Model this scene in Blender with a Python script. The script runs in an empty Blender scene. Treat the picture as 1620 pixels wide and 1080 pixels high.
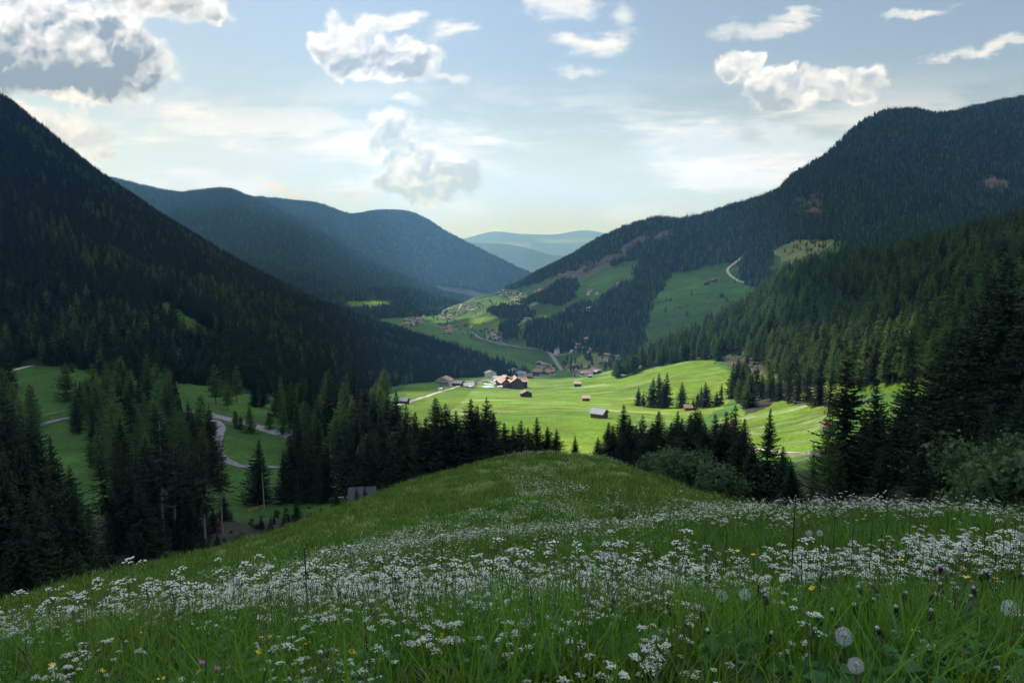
import bpy, math, random
import numpy as np
from math import radians, sin, cos, tan, atan, atan2, sqrt, pi

rng = np.random.default_rng(7)
random.seed(7)
scene = bpy.context.scene
COL = scene.collection

# ------------------------------------------------------------------ camera model
F = 1170.0
PITCH = atan(140.0 / 1170.0)
CP, SP = cos(PITCH), sin(PITCH)

def slope_of(px, py):
    """tangents (x/y, z/y) of the world direction that shows at px, py of the 1620x1080 photograph"""
    px = np.asarray(px, float); py = np.asarray(py, float)
    x = (px - 810.0) / F; y = (540.0 - py) / F
    wy = CP + SP * y; wz = -SP + CP * y
    return x / wy, wz / wy

def P3(px, py, Y):
    a, s = slope_of(px, py)
    return np.array([a * Y, Y, s * Y], float)

def project(X, Y, Z):
    f = CP * Y - SP * Z; u = SP * Y + CP * Z
    return 810 + F * X / f, 540 - F * u / f

# ------------------------------------------------------------------ noise (numpy value noise)
_perm = np.random.default_rng(11).random((256, 256))

def vnoise(x, y):
    xi = np.floor(x).astype(int); yi = np.floor(y).astype(int)
    xf = x - xi; yf = y - yi
    u = xf * xf * (3 - 2 * xf); v = yf * yf * (3 - 2 * yf)
    g = lambda i, j: _perm[i & 255, j & 255]
    return (g(xi, yi) * (1 - u) + g(xi + 1, yi) * u) * (1 - v) + (g(xi, yi + 1) * (1 - u) + g(xi + 1, yi + 1) * u) * v

def fbm(x, y, octs=5):
    s = 0; a = 0.5; n = 0
    for i in range(octs):
        s = s + a * vnoise(x * 2 ** i + 17.3 * i, y * 2 ** i + 9.1 * i); n += a; a *= 0.5
    return s / n - 0.5

def hermite(xs, ys, x):
    xs = np.asarray(xs, float); ys = np.asarray(ys, float)
    o = np.argsort(xs); xs = xs[o]; ys = ys[o]
    d = np.diff(ys) / np.diff(xs)
    m = np.empty_like(xs); m[0] = d[0]; m[-1] = d[-1]
    m[1:-1] = np.where(d[:-1] * d[1:] > 0, 2 * d[:-1] * d[1:] / (d[:-1] + d[1:] + 1e-30), 0)
    x = np.asarray(x, float)
    xc = np.clip(x, xs[0], xs[-1])
    i = np.clip(np.searchsorted(xs, xc) - 1, 0, len(xs) - 2)
    h = xs[i + 1] - xs[i]; t = (xc - xs[i]) / h
    r = (2*t**3 - 3*t**2 + 1) * ys[i] + (t**3 - 2*t**2 + t) * h * m[i] + (-2*t**3 + 3*t**2) * ys[i+1] + (t**3 - t**2) * h * m[i+1]
    return r

class TPS:
    """thin plate spline through scattered points"""
    def __init__(self, pts, vals, lam=1e-4):
        p = np.array(pts, float); n = len(p)
        self.mu = p.mean(0); self.sd = p.std(0).max(); p = (p - self.mu) / self.sd
        self.p = p
        K = self.k(p, p) + lam * np.eye(n)
        A = np.zeros((n + 3, n + 3)); A[:n, :n] = K; A[:n, n] = 1; A[:n, n+1:] = p
        A[n, :n] = 1; A[n+1:, :n] = p.T
        b = np.zeros(n + 3); b[:n] = vals
        self.w = np.linalg.solve(A, b)
    def k(self, a, b):
        r2 = ((a[:, None, :] - b[None]) ** 2).sum(-1)
        return 0.5 * r2 * np.log(r2 + 1e-12)
    def __call__(self, x, y):
        x = np.asarray(x, float); sh = np.broadcast(x, y).shape
        q = np.stack([np.broadcast_to(x, sh).ravel(), np.broadcast_to(y, sh).ravel()], 1)
        q = (q - self.mu) / self.sd
        out = np.empty(len(q)); n = len(self.p)
        for i in range(0, len(q), 40000):
            c = q[i:i+40000]
            out[i:i+40000] = self.k(c, self.p) @ self.w[:n] + self.w[n] + c @ self.w[n+1:]
        return out.reshape(sh)

# ------------------------------------------------------------------ near meadow height
def build_meadow():
    pts = []; vals = []
    def px(px_, py_, Y, veg):
        p = P3(px_, py_, Y); pts.append((p[0], p[1])); vals.append(p[2] - veg)
    def xyz(x, y, z): pts.append((x, y)); vals.append(z)
    xyz(0, 0, -1.22); xyz(0, -8, -.2); xyz(-8, -6, -3.0); xyz(8, -6, -.3); xyz(7, 2, -1.5)
    px(1620, 1080, 1.9, .12); px(810, 1080, 1.9, .12); px(0, 1080, 2.9, .12); px(400, 1080, 2.3, .12)
    px(1400, 900, 4.6, .45); px(1100, 930, 4.6, .45)
    px(1620, 798, 10.5, .58); px(1400, 790, 12, .6); px(1230, 790, 13.5, .62); px(1800, 810, 10, .6)
    px(1620, 870, 20, .5); px(1400, 880, 23, .5); px(1230, 850, 26, .5); px(1850, 880, 18, .5)
    crest = [(1155, 787, 40), (1060, 758, 50), (1000, 738, 60), (930, 722, 68), (860, 716, 75), (780, 727, 74), (700, 746, 70), (600, 777, 64),
             (500, 812, 57), (400, 849, 50), (300, 874, 44), (200, 897, 38), (100, 920, 34), (0, 947, 30), (-150, 990, 26)]
    for c in crest:
        px(*c, .38)
        p = P3(*c)
        for k, dd in ((.8, .014), (1.12, .014), (1.4, .085), (1.9, .2)):
            xyz(p[0] * k, p[1] * k, (p[2] / p[1] - dd) * p[1] * k - .38)
    px(860, 790, 32, .35); px(900, 850, 14, .5); px(860, 950, 5, .5)
    px(700, 800, 38, .35); px(650, 880, 16, .45)
    px(0, 1010, 12, .4); px(400, 960, 10, .45); px(400, 895, 24, .35); px(150, 950, 20, .35)
    xyz(60, 60, -48); xyz(40, 30, -22); xyz(-60, 10, -30)
    return TPS(pts, vals, 2e-4)
_meadow = build_meadow()
def MZ(X, Y):
    X = np.asarray(X, float); Y = np.asarray(Y, float)
    d = np.sqrt(X * X + Y * Y)
    return _meadow(X, Y) + fbm(X / 3.5, Y / 3.5, 4) * np.clip(d * .02, .04, .5)

# ------------------------------------------------------------------ valley ground height
def build_ground():
    pts = []; vals = []
    def px(px_, py_, Y):
        a, s = slope_of(px_, py_); pts.append((a * 2.2, math.log(Y))); vals.append(float(s))
    def xyz(x, y, z): pts.append((x / y * 2.2, math.log(y))); vals.append(z / y)
    L = [(0,935,105),(60,905,130),(-250,900,110),(300,852,160),(160,790,220),(300,785,225),(414,817,200),(480,792,215),
         (540,779,300),(345,737,310),(345,690,370),(330,660,430),(455,690,400),(400,672,425),(200,670,400),(90,668,430),(120,635,480),
         (100,600,520),(0,578,560),(220,600,560),(310,608,560),(-300,600,560),(450,640,560),(560,650,480),(-200,700,330),(100,740,290),
         (690,762,230),(800,742,230),(985,748,170),(1150,795,135),(1400,805,80),(1620,810,60),(1560,770,100),(1800,760,80),
         (1250,742,250),(1270,716,300),(1250,700,330),(1250,650,420),(1290,612,480),(1150,640,520),(1040,645,560),(1150,600,690),
         (1150,580,740),(1060,584,800),(1020,586,860),(1000,602,800),(950,661,400),(927,633,640),(832,627,650),(810,615,850),(914,612,820),
         (810,700,310),(700,690,320),(800,655,440),(900,640,540),(900,599,1000),(970,578,1250),(888,588,1350),(700,570,1500),(700,524,2300),
         (600,602,1000),(640,639,560),(703,611,800),(745,600,950),(1620,640,200),(1500,640,260),(1400,620,380),
         (820,597,1080),(940,590,1130)]
    for l in L: px(*l)
    for a in (-1.2, -.6, -.15, .2, .6, 1.2):
        for Y, z in ((3200, -268), (6000, -330), (15000, -420), (45000, -700)):
            xyz(a * Y, Y, z)
    for a in (.55, 1.1): xyz(a * 1500, 1500, -190)
    for a in (-.6, -1.1): xyz(a * 1500, 1500, -210)
    for a, z in ((-.8, -24), (-.3, -22), (0, -18), (.4, -16), (.8, -13)):
        xyz(a * 26, 26, z)
    for a in (-1.3, 1.3):
        xyz(a * 120, 120, -45); xyz(a * 400, 400, -90)
    return TPS(pts, vals, 1e-5)
_ground = build_ground()
def GZ(X, Y):
    X = np.asarray(X, float); Y = np.maximum(np.asarray(Y, float), 24.)
    a = np.clip(X / Y, -1.5, 1.5)
    z = _ground(a * 2.2, np.log(Y)) * Y
    return z + fbm(X / 45, Y / 45, 4) * np.clip(Y / 500., .3, 3) * 2.0

# ------------------------------------------------------------------ parametric hills
class Surf:
    def __init__(self, curves, noise=0, nscale=300, back=True, seed=0):
        self.c = []
        for cv in curves:
            cv = np.array(cv, float)
            a, s = slope_of(cv[:, 0], cv[:, 1])
            self.c.append((a, cv[:, 2], s * cv[:, 2]))
        self.nfront = len(self.c) - 1
        if back:
            a, Y, Z = self.c[-1]
            self.c.append((a, Y * 1.08, Z - .015 * Y)); self.c.append((a, Y * 1.5, Z - .25 * Y))
        self.K = len(self.c) - 1; self.noise = noise; self.ns = nscale; self.seed = seed
        self.amin = min(c[0].min() for c in self.c[:1]); self.amax = max(c[0].max() for c in self.c[:1])
    def __call__(self, a, T):
        a, T = np.broadcast_arrays(np.asarray(a, float), np.asarray(T, float))
        Ys = np.stack([hermite(c[0], c[1], a) for c in self.c]); Zs = np.stack([hermite(c[0], c[2], a) for c in self.c])
        i = np.clip(np.floor(T).astype(int), 0, self.K - 1); t = T - i
        g = lambda A, k: np.take_along_axis(A, k[None], 0)[0]
        Y = g(Ys, i) * (1 - t) + g(Ys, i + 1) * t
        i0 = np.maximum(i - 1, 0); i3 = np.minimum(i + 2, self.K)
        z0, z1, z2, z3 = g(Zs, i0), g(Zs, i), g(Zs, i + 1), g(Zs, i3)
        z0 = np.where(i == 0, 2 * z1 - z2, z0)
        lin = z1 * (1 - t) + z2 * t
        cat = .5 * ((2*z1) + (-z0+z2)*t + (2*z0-5*z1+4*z2-z3)*t*t + (-z0+3*z1-3*z2+z3)*t**3)
        Z = np.where(i < self.nfront - 1 + 1, .5 * lin + .5 * cat, lin)
        X = a * Y
        w = np.clip(T / self.nfront, 0, 1)
        w = np.clip(4 * w * (1 - w), 0, 1) + .06
        n = fbm(X / self.ns + self.seed, Y / self.ns + 3, 5) + .5 * (.25 - np.abs(fbm(X / self.ns * .8 + 9 + self.seed, Y / self.ns * .35 + 5, 3)))
        return X, Y, Z + n * self.noise * w

LM = Surf([[(-900,640,480),(-400,610,510),(0,592,545),(150,606,545),(300,618,555),(450,628,620),(600,628,790),(700,612,930),(800,602,1120),(860,610,1200)],
           [(-900,100,1200),(-400,60,1300),(0,163,1500),(50,198,1520),(100,238,1550),(165,288,1600),(300,376,1650),(400,434,1640),(500,482,1600),(600,520,1500),(700,551,1400),(790,580,1250),(860,612,1210)]],
          noise=60, nscale=330)
RM = Surf([[(560,530,3300),(640,524,2900),(700,534,2250),(780,562,1750),(880,594,1360),(960,588,1260),(1050,592,1220),(1300,604,1200),(1700,605,1100),(2200,605,1100)],
           [(560,522,3500),(640,515,3200),(700,503,3000),(760,490,2800),(820,480,2550),(900,458,2350),(1000,442,2200),(1150,428,2100),(1300,396,2150),(1500,350,2200),(2200,280,2100)],
           [(560,526,3900),(640,507,3700),(700,488,3700),(760,470,3750),(820,450,3900),(850,433,3900),(900,409,3600),(950,380,3200),(1000,359,2900),(1040,348,2650),(1060,350,2600),(1100,346,2600),(1150,330,2700),
            (1230,305,2800),(1260,276,2850),(1310,245,2900),(1360,200,2950),(1400,178,3000),(1440,175,3000),(1480,182,3050),(1550,170,3100),(1620,155,3100),(2200,80,3100)]],
          noise=70, nscale=420, seed=4)
SPUR = Surf([[(930,612,840),(1015,590,850),(1150,583,745),(1200,595,620),(1300,606,480),(1400,612,380),(1620,575,260),(2000,520,230)],
             [(930,614,900),(1000,592,890),(1020,575,900),(1100,537,950),(1180,489,1000),(1250,439,1010),(1330,420,1000),(1400,412,950),(1500,392,850),(1620,366,750),(2000,290,700)]],
            noise=16, nscale=160, seed=8)
A1 = Surf([[(-100,500,3000),(500,500,3000),(620,504,3000),(740,505,3300),(860,520,3500)],
           [(-100,455,4200),(500,470,4000),(620,484,4000),(740,497,4200),(860,520,4300)],
           [(-100,240,6100),(100,270,6100),(170,284,6100),(290,307,6000),(320,303,6000),(350,300,5950),(390,312,5900),(430,330,5850),(520,380,5650),(600,426,5400),(680,464,5100),(740,486,4900),(800,502,4800),(860,522,4800)]],
          noise=420, nscale=800, seed=12)
A2 = Surf([[(200,500,4800),(600,490,5000),(760,480,5200),(940,470,5500)],
           [(200,330,6800),(350,316,6800),(400,314,7000),(500,324,7000),(560,343,7000),(600,338,7000),(635,339,7000),(660,347,6900),(700,370,6700),(760,400,6500),(830,433,6300),(870,452,6300),(940,480,6300)]],
          noise=480, nscale=1000, seed=15)
FC = Surf([[(600,440,10000),(1050,440,10000)],
           [(600,400,12500),(700,392,12500),(760,384,13000),(800,386,13000),(840,394,12500),(880,404,12000),(910,400,12500),(940,388,13000),(980,378,13500),(1050,372,13500)]],
          noise=300, nscale=2500, seed=19)
FD = Surf([[(500,420,16000),(1100,420,16000)],
           [(500,400,20000),(660,390,20000),(735,377,20000),(785,366,20000),(830,370,20000),(870,371,20500),(925,364,21000),(965,369,21000),(1100,372,21000)]],
          noise=300, nscale=4000, seed=23)

# ------------------------------------------------------------------ blender helpers
def mesh_np(name, V, faces, mats=(), smooth=False, midx=None, colors=None):
    """faces: list of int arrays (n,k) of equal k each"""
    me = bpy.data.meshes.new(name)
    V = np.asarray(V, np.float32).reshape(-1, 3)
    me.vertices.add(len(V)); me.vertices.foreach_set('co', V.ravel())
    faces = [np.asarray(f, np.int32) for f in faces if len(f)]
    loops = np.concatenate([f.ravel() for f in faces]); tot = np.concatenate([np.full(len(f), f.shape[1], np.int32) for f in faces])
    me.loops.add(len(loops)); me.loops.foreach_set('vertex_index', loops)
    me.polygons.add(len(tot)); st = np.concatenate([[0], np.cumsum(tot)[:-1]]).astype(np.int32)
    me.polygons.foreach_set('loop_start', st)
    if midx is not None: me.polygons.foreach_set('material_index', np.asarray(midx, np.int32))
    me.polygons.foreach_set('use_smooth', np.full(len(tot), smooth))
    me.update(calc_edges=True)
    if colors is not None:
        ca = me.color_attributes.new('tint', 'FLOAT_COLOR', 'POINT')
        c = np.ones((len(V), 4), np.float32); colors = np.asarray(colors); c[:, :colors.shape[1]] = colors
        ca.data.foreach_set('color', c.ravel())
    for m in mats: me.materials.append(m)
    return me

def link(name, me, parent=None, loc=None, rotz=0, scale=None):
    o = bpy.data.objects.new(name, me); COL.objects.link(o)
    if parent: o.parent = parent
    if loc is not None: o.location = [float(v) for v in loc]
    if rotz: o.rotation_euler[2] = rotz
    if scale is not None: o.scale = (scale,) * 3 if np.isscalar(scale) else scale
    return o

def tag(o, label=None, cat=None, group=None, kind=None):
    if label: o['label'] = label
    if cat: o['category'] = cat
    if group: o['group'] = group
    if kind: o['kind'] = kind
    return o

class MB:
    """collects polygons into one mesh"""
    def __init__(s): s.v = []; s.f = []; s.m = []
    def quad(s, *p, m=0):
        n = len(s.v); s.v += [tuple(map(float, q)) for q in p]; s.f.append(tuple(range(n, n + len(p)))); s.m.append(m)
    def box(s, x0, x1, y0, y1, z0, z1, m=0):
        n = len(s.v)
        s.v += [(x, y, z) for z in (z0, z1) for y in (y0, y1) for x in (x0, x1)]
        for f in ((0,2,3,1),(4,5,7,6),(0,1,5,4),(2,6,7,3),(0,4,6,2),(1,3,7,5)):
            s.f.append(tuple(n + i for i in f)); s.m.append(m)
    def tube(s, pts, rad, k=6, m=0, cap=True):
        pts = [np.array(p, float) for p in pts]; n0 = len(s.v)
        for i, p in enumerate(pts):
            d = pts[min(i + 1, len(pts) - 1)] - pts[max(i - 1, 0)]; d /= np.linalg.norm(d) + 1e-9
            r = np.cross(d, (0, 0, 1.)) if abs(d[2]) < .95 else np.cross(d, (1., 0, 0)); r /= np.linalg.norm(r); q = np.cross(d, r)
            R = rad[i] if hasattr(rad, '__len__') else rad
            for j in range(k):
                t = 2 * pi * j / k; s.v.append(tuple(p + R * (cos(t) * r + sin(t) * q)))
        for i in range(len(pts) - 1):
            for j in range(k):
                a = n0 + i * k + j; b = n0 + i * k + (j + 1) % k
                s.f.append((a, b, b + k, a + k)); s.m.append(m)
        if cap:
            s.f.append(tuple(n0 + (len(pts) - 1) * k + j for j in range(k))); s.m.append(m)
            s.f.append(tuple(n0 + j for j in reversed(range(k)))); s.m.append(m)
    def mesh(s, name, mats, smooth=False):
        me = bpy.data.meshes.new(name); me.from_pydata(s.v, [], s.f)
        for m in mats: me.materials.append(m)
        me.polygons.foreach_set('material_index', s.m); me.polygons.foreach_set('use_smooth', [smooth] * len(s.f)); me.update()
        return me

# ------------------------------------------------------------------ materials
def nt_new(name):
    m = bpy.data.materials.new(name); m.use_nodes = True
    nt = m.node_tree; nt.nodes.clear()
    out = nt.nodes.new('ShaderNodeOutputMaterial')
    return m, nt, out

def simple(name, col, rough=.8, var=.25, scale=4.0, spec=.3, bump=0.0, metal=0.0, dark=None, coord='Object', objvar=0.0):
    m, nt, out = nt_new(name); N = nt.nodes; L = nt.links
    b = N.new('ShaderNodeBsdfPrincipled'); L.new(b.outputs[0], out.inputs[0])
    b.inputs['Roughness'].default_value = rough; b.inputs['Specular IOR Level'].default_value = spec; b.inputs['Metallic'].default_value = metal
    tc = N.new('ShaderNodeTexCoord'); no = N.new('ShaderNodeTexNoise'); no.inputs['Scale'].default_value = scale; no.inputs['Detail'].default_value = 5
    L.new(tc.outputs[coord], no.inputs['Vector'])
    mx = N.new('ShaderNodeMix'); mx.data_type = 'RGBA'
    d = dark if dark else tuple(c * (1 - var) for c in col); l = tuple(min(1, c * (1 + var)) for c in col)
    mx.inputs[6].default_value = (*d, 1); mx.inputs[7].default_value = (*l, 1)
    ramp = N.new('ShaderNodeMapRange'); ramp.inputs[1].default_value = .3; ramp.inputs[2].default_value = .7
    L.new(no.outputs[0], ramp.inputs[0]); L.new(ramp.outputs[0], mx.inputs[0])
    last = mx.outputs[2]
    if objvar:
        oi = N.new('ShaderNodeObjectInfo'); hs = N.new('ShaderNodeHueSaturation')
        mr = N.new('ShaderNodeMapRange'); mr.inputs[3].default_value = 1 - objvar; mr.inputs[4].default_value = 1 + objvar
        L.new(oi.outputs['Random'], mr.inputs[0]); L.new(mr.outputs[0], hs.inputs['Value'])
        mr2 = N.new('ShaderNodeMapRange'); mr2.inputs[3].default_value = .5 - objvar * .06; mr2.inputs[4].default_value = .5 + objvar * .03
        mu = N.new('ShaderNodeMath'); mu.operation = 'FRACT'; mm = N.new('ShaderNodeMath'); mm.operation = 'MULTIPLY'; mm.inputs[1].default_value = 7.31
        L.new(oi.outputs['Random'], mm.inputs[0]); L.new(mm.outputs[0], mu.inputs[0]); L.new(mu.outputs[0], mr2.inputs[0]); L.new(mr2.outputs[0], hs.inputs['Hue'])
        L.new(last, hs.inputs['Color']); last = hs.outputs[0]
    L.new(last, b.inputs['Base Color'])
    if bump:
        bp = N.new('ShaderNodeBump'); bp.inputs['Strength'].default_value = bump
        L.new(no.outputs[0], bp.inputs['Height']); L.new(bp.outputs[0], b.inputs['Normal'])
    m['bsdf'] = 1
    return m

def foliage(name, dark, light, trans=.25, scale=.6, objvar=.25, rough=.75):
    m, nt, out = nt_new(name); N = nt.nodes; L = nt.links
    tc = N.new('ShaderNodeTexCoord'); no = N.new('ShaderNodeTexNoise'); no.inputs['Scale'].default_value = scale; no.inputs['Detail'].default_value = 3
    L.new(tc.outputs['Object'], no.inputs['Vector'])
    mr = N.new('ShaderNodeMapRange'); mr.inputs[1].default_value = .33; mr.inputs[2].default_value = .67; L.new(no.outputs[0], mr.inputs[0])
    mx = N.new('ShaderNodeMix'); mx.data_type = 'RGBA'; mx.inputs[6].default_value = (*dark, 1); mx.inputs[7].default_value = (*light, 1); L.new(mr.outputs[0], mx.inputs[0])
    oi = N.new('ShaderNodeObjectInfo'); hs = N.new('ShaderNodeHueSaturation')
    m1 = N.new('ShaderNodeMapRange'); m1.inputs[3].default_value = 1 - objvar; m1.inputs[4].default_value = 1 + objvar; L.new(oi.outputs['Random'], m1.inputs[0]); L.new(m1.outputs[0], hs.inputs['Value'])
    mm = N.new('ShaderNodeMath'); mm.operation = 'MULTIPLY'; mm.inputs[1].default_value = 7.31; mu = N.new('ShaderNodeMath'); mu.operation = 'FRACT'
    m2 = N.new('ShaderNodeMapRange'); m2.inputs[3].default_value = .485; m2.inputs[4].default_value = .515
    L.new(oi.outputs['Random'], mm.inputs[0]); L.new(mm.outputs[0], mu.inputs[0]); L.new(mu.outputs[0], m2.inputs[0]); L.new(m2.outputs[0], hs.inputs['Hue'])
    L.new(mx.outputs[2], hs.inputs['Color'])
    d = N.new('ShaderNodeBsdfDiffuse'); t = N.new('ShaderNodeBsdfTranslucent'); s = N.new('ShaderNodeMixShader'); s.inputs[0].default_value = trans
    L.new(hs.outputs[0], d.inputs[0]); L.new(hs.outputs[0], t.inputs[0]); L.new(d.outputs[0], s.inputs[1]); L.new(t.outputs[0], s.inputs[2])
    g = N.new('ShaderNodeBsdfGlossy'); g.inputs['Roughness'].default_value = rough * .7; g.inputs[0].default_value = (.5, .5, .5, 1)
    s2 = N.new('ShaderNodeMixShader'); s2.inputs[0].default_value = .025
    L.new(s.outputs[0], s2.inputs[1]); L.new(g.outputs[0], s2.inputs[2]); L.new(s2.outputs[0], out.inputs[0])
    return m

def terrain_mat(name, scale1, scale2, amp=.35, bumpd=0.0, flowers=0.0):
    """base colour from the 'tint' attribute, broken up by noise"""
    m, nt, out = nt_new(name); N = nt.nodes; L = nt.links
    b = N.new('ShaderNodeBsdfPrincipled'); b.inputs['Roughness'].default_value = .95; b.inputs['Specular IOR Level'].default_value = .1
    L.new(b.outputs[0], out.inputs[0])
    at = N.new('ShaderNodeAttribute'); at.attribute_name = 'tint'
    tc = N.new('ShaderNodeTexCoord')
    hs = N.new('ShaderNodeHueSaturation'); L.new(at.outputs['Color'], hs.inputs['Color'])
    n1 = N.new('ShaderNodeTexNoise'); n1.inputs['Scale'].default_value = scale1; n1.inputs['Detail'].default_value = 8; n1.inputs['Roughness'].default_value = .65
    n2 = N.new('ShaderNodeTexNoise'); n2.inputs['Scale'].default_value = scale2; n2.inputs['Detail'].default_value = 6; n2.inputs['Roughness'].default_value = .7
    for n in (n1, n2): L.new(tc.outputs['Object'], n.inputs['Vector'])
    r1 = N.new('ShaderNodeMapRange'); r1.inputs[1].default_value = .3; r1.inputs[2].default_value = .7; r1.inputs[3].default_value = 1 - amp; r1.inputs[4].default_value = 1 + amp
    r2 = N.new('ShaderNodeMapRange'); r2.inputs[1].default_value = .3; r2.inputs[2].default_value = .7; r2.inputs[3].default_value = 1 - amp; r2.inputs[4].default_value = 1 + amp
    L.new(n1.outputs[0], r1.inputs[0]); L.new(n2.outputs[0], r2.inputs[0])
    mu = N.new('ShaderNodeMath'); mu.operation = 'MULTIPLY'; L.new(r1.outputs[0], mu.inputs[0]); L.new(r2.outputs[0], mu.inputs[1])
    L.new(mu.outputs[0], hs.inputs['Value'])
    r3 = N.new('ShaderNodeMapRange'); r3.inputs[1].default_value = .3; r3.inputs[2].default_value = .7; r3.inputs[3].default_value = .485; r3.inputs[4].default_value = .515
    L.new(n2.outputs[0], r3.inputs[0]); L.new(r3.outputs[0], hs.inputs['Hue'])
    last = hs.outputs[0]
    if flowers:
        mp = N.new('ShaderNodeMapping'); mp.inputs['Scale'].default_value = (.012, .035, .03); mp.inputs['Rotation'].default_value = (0, 0, .5)
        L.new(tc.outputs['Object'], mp.inputs[0])
        n3 = N.new('ShaderNodeTexNoise'); n3.inputs['Scale'].default_value = 1; n3.inputs['Detail'].default_value = 7; n3.inputs['Roughness'].default_value = .68; L.new(mp.outputs[0], n3.inputs['Vector'])
        r4 = N.new('ShaderNodeMapRange'); r4.inputs[1].default_value = .52; r4.inputs[2].default_value = .68; r4.inputs[4].default_value = flowers; L.new(n3.outputs[0], r4.inputs[0])
        sm = N.new('ShaderNodeMath'); sm.operation = 'MULTIPLY'; L.new(r4.outputs[0], sm.inputs[0]); L.new(at.outputs['Alpha'], sm.inputs[1])
        mx = N.new('ShaderNodeMix'); mx.data_type = 'RGBA'; mx.inputs[7].default_value = (.55, .6, .45, 1)
        L.new(sm.outputs[0], mx.inputs[0]); L.new(last, mx.inputs[6]); last = mx.outputs[2]
    L.new(last, b.inputs['Base Color'])
    if bumpd:
        bp = N.new('ShaderNodeBump'); bp.inputs['Distance'].default_value = bumpd; bp.inputs['Strength'].default_value = .6
        L.new(n2.outputs[0], bp.inputs['Height']); L.new(bp.outputs[0], b.inputs['Normal'])
    return m

# ------------------------------------------------------------------ masks: a polygon given by the pixels of its corners, used on world points when planting
def inpoly(x, y, poly):
    x = np.asarray(x, float); y = np.asarray(y, float); r = np.zeros(x.shape, bool)
    n = len(poly)
    for i in range(n):
        x1, y1 = poly[i]; x2, y2 = poly[(i + 1) % n]
        if y1 == y2: continue
        c = ((y1 > y) != (y2 > y)) & (x < (x2 - x1) * (y - y1) / (y2 - y1) + x1)
        r ^= c
    return r
# ------------------------------------------------------------------ light
SUN_EL, SUN_AZ = radians(48), radians(-36)      # azimuth from the view direction, left negative
sd = np.array([sin(SUN_AZ) * cos(SUN_EL), cos(SUN_AZ) * cos(SUN_EL), sin(SUN_EL)])
ld = bpy.data.lights.new('sun', 'SUN'); ld.energy = 4.8; ld.angle = radians(.5); ld.color = (1, .96, .91)
lo = bpy.data.objects.new('sun', ld); COL.objects.link(lo)
from mathutils import Vector
lo.rotation_euler = Vector(sd).to_track_quat('Z', 'Y').to_euler(); lo.location = (0, 0, 3000)
vs = scene.view_settings; vs.view_transform = 'Standard'; vs.look = 'None'; vs.gamma = 1; vs.exposure = .4
scene.cycles.use_denoising = True
scene.cycles.max_bounces = 5; scene.cycles.diffuse_bounces = 3; scene.cycles.glossy_bounces = 1; scene.cycles.transmission_bounces = 3; scene.cycles.transparent_max_bounces = 4
scene.cycles.volume_bounces = 0; scene.cycles.use_adaptive_sampling = True; scene.cycles.adaptive_threshold = .02
scene.cycles.caustics_reflective = False; scene.cycles.caustics_refractive = False
# ------------------------------------------------------------------ camera
cam = bpy.data.cameras.new('camera'); cam.lens = 26; cam.sensor_width = 36; cam.clip_end = 100000; cam.clip_start = .05
co = bpy.data.objects.new('camera', cam); COL.objects.link(co); co.rotation_euler = (pi / 2 - PITCH, 0, 0); scene.camera = co

# ------------------------------------------------------------------ ground colours (real surface colours, per zone of the land)
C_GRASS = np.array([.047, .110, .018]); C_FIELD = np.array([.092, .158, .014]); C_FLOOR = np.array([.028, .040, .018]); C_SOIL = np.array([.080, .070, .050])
C_PALE = np.array([.16, .19, .06]); C_MEAD = np.array([.055, .11, .02])

def jitter(X, Y, Z):
    """pixels of world points, shaken by a world-space noise so that the edge of a zone is uneven"""
    px_, py_ = project(X, Y, Z)
    k = np.minimum(1, 1000 / np.maximum(Y, 1))
    return px_ + 26 * k * fbm(X / 38, Y / 38, 4) , py_ + 16 * k * fbm(X / 38 + 50, Y / 38 + 31, 4)

def grid_surf(aa, TT, f):
    A, T = np.meshgrid(aa, TT); X, Y, Z = f(A, T)
    n, m = A.shape
    V = np.stack([X, Y, Z], -1).reshape(-1, 3)
    i = np.arange(n * m).reshape(n, m)
    q = np.stack([i[:-1, :-1], i[:-1, 1:], i[1:, 1:], i[1:, :-1]], -1).reshape(-1, 4)
    return V, q, (X, Y, Z)

def paint(col, px_, py_, poly, c, soft=None):
    k = inpoly(px_, py_, poly); col[k] = c if soft is None else col[k] * (1 - soft) + np.array(c) * soft

# zones: corner pixels of clearings, used to colour and plant the land
GROUND_ZONES = [
    ([(640,700),(640,612),(700,600),(900,594),(1015,576),(1120,570),(1175,600),(1140,650),(1000,690),(900,740),(640,740)], C_FIELD),
    ([(1140,660),(1300,590),(1330,600),(1330,760),(1150,700)], C_FIELD),
    ([(920,583),(990,560),(940,600),(900,597)], C_GRASS),
]
FIELD_POLY = [(560,560),(690,482),(820,455),(850,440),(960,425),(1030,410),(1160,400),(1215,360),(1330,372),(1330,420),(1240,470),(1130,520),(1010,560),(1000,640),(640,640)]
# woods that stand on the right mountain's fields
WOODS = [
    [(905,535),(925,500),(960,470),(1010,440),(1050,425),(1060,440),(1030,470),(1020,500),(1010,560),(960,560),(930,555)],
    [(770,492),(800,485),(830,490),(850,500),(820,506),(790,503)],
    [(830,525),(850,508),(880,515),(905,530),(910,552),(870,556),(840,545)],
    [(790,520),(812,508),(822,520),(815,535),(798,536)],
    [(930,500),(900,512),(880,505),(905,490),(925,480)],
    [(1170,440),(1182,400),(1215,400),(1220,440),(1195,455)],
    [(820,480),(850,470),(880,450),(900,440),(912,450),(905,472),(890,485),(850,478),(835,485)],
]
WOOD_TOP = [(700,300),(1700,0),(1700,430),(1340,430),(1330,372),(1290,364),(1235,388),(1200,410),(1165,405),(1160,415),(1100,425),(1060,432),(1000,440),(1020,415),(990,412),(960,425),(925,432),(900,428),(870,440),(850,447),(835,452),(820,456),(790,458)]

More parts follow.
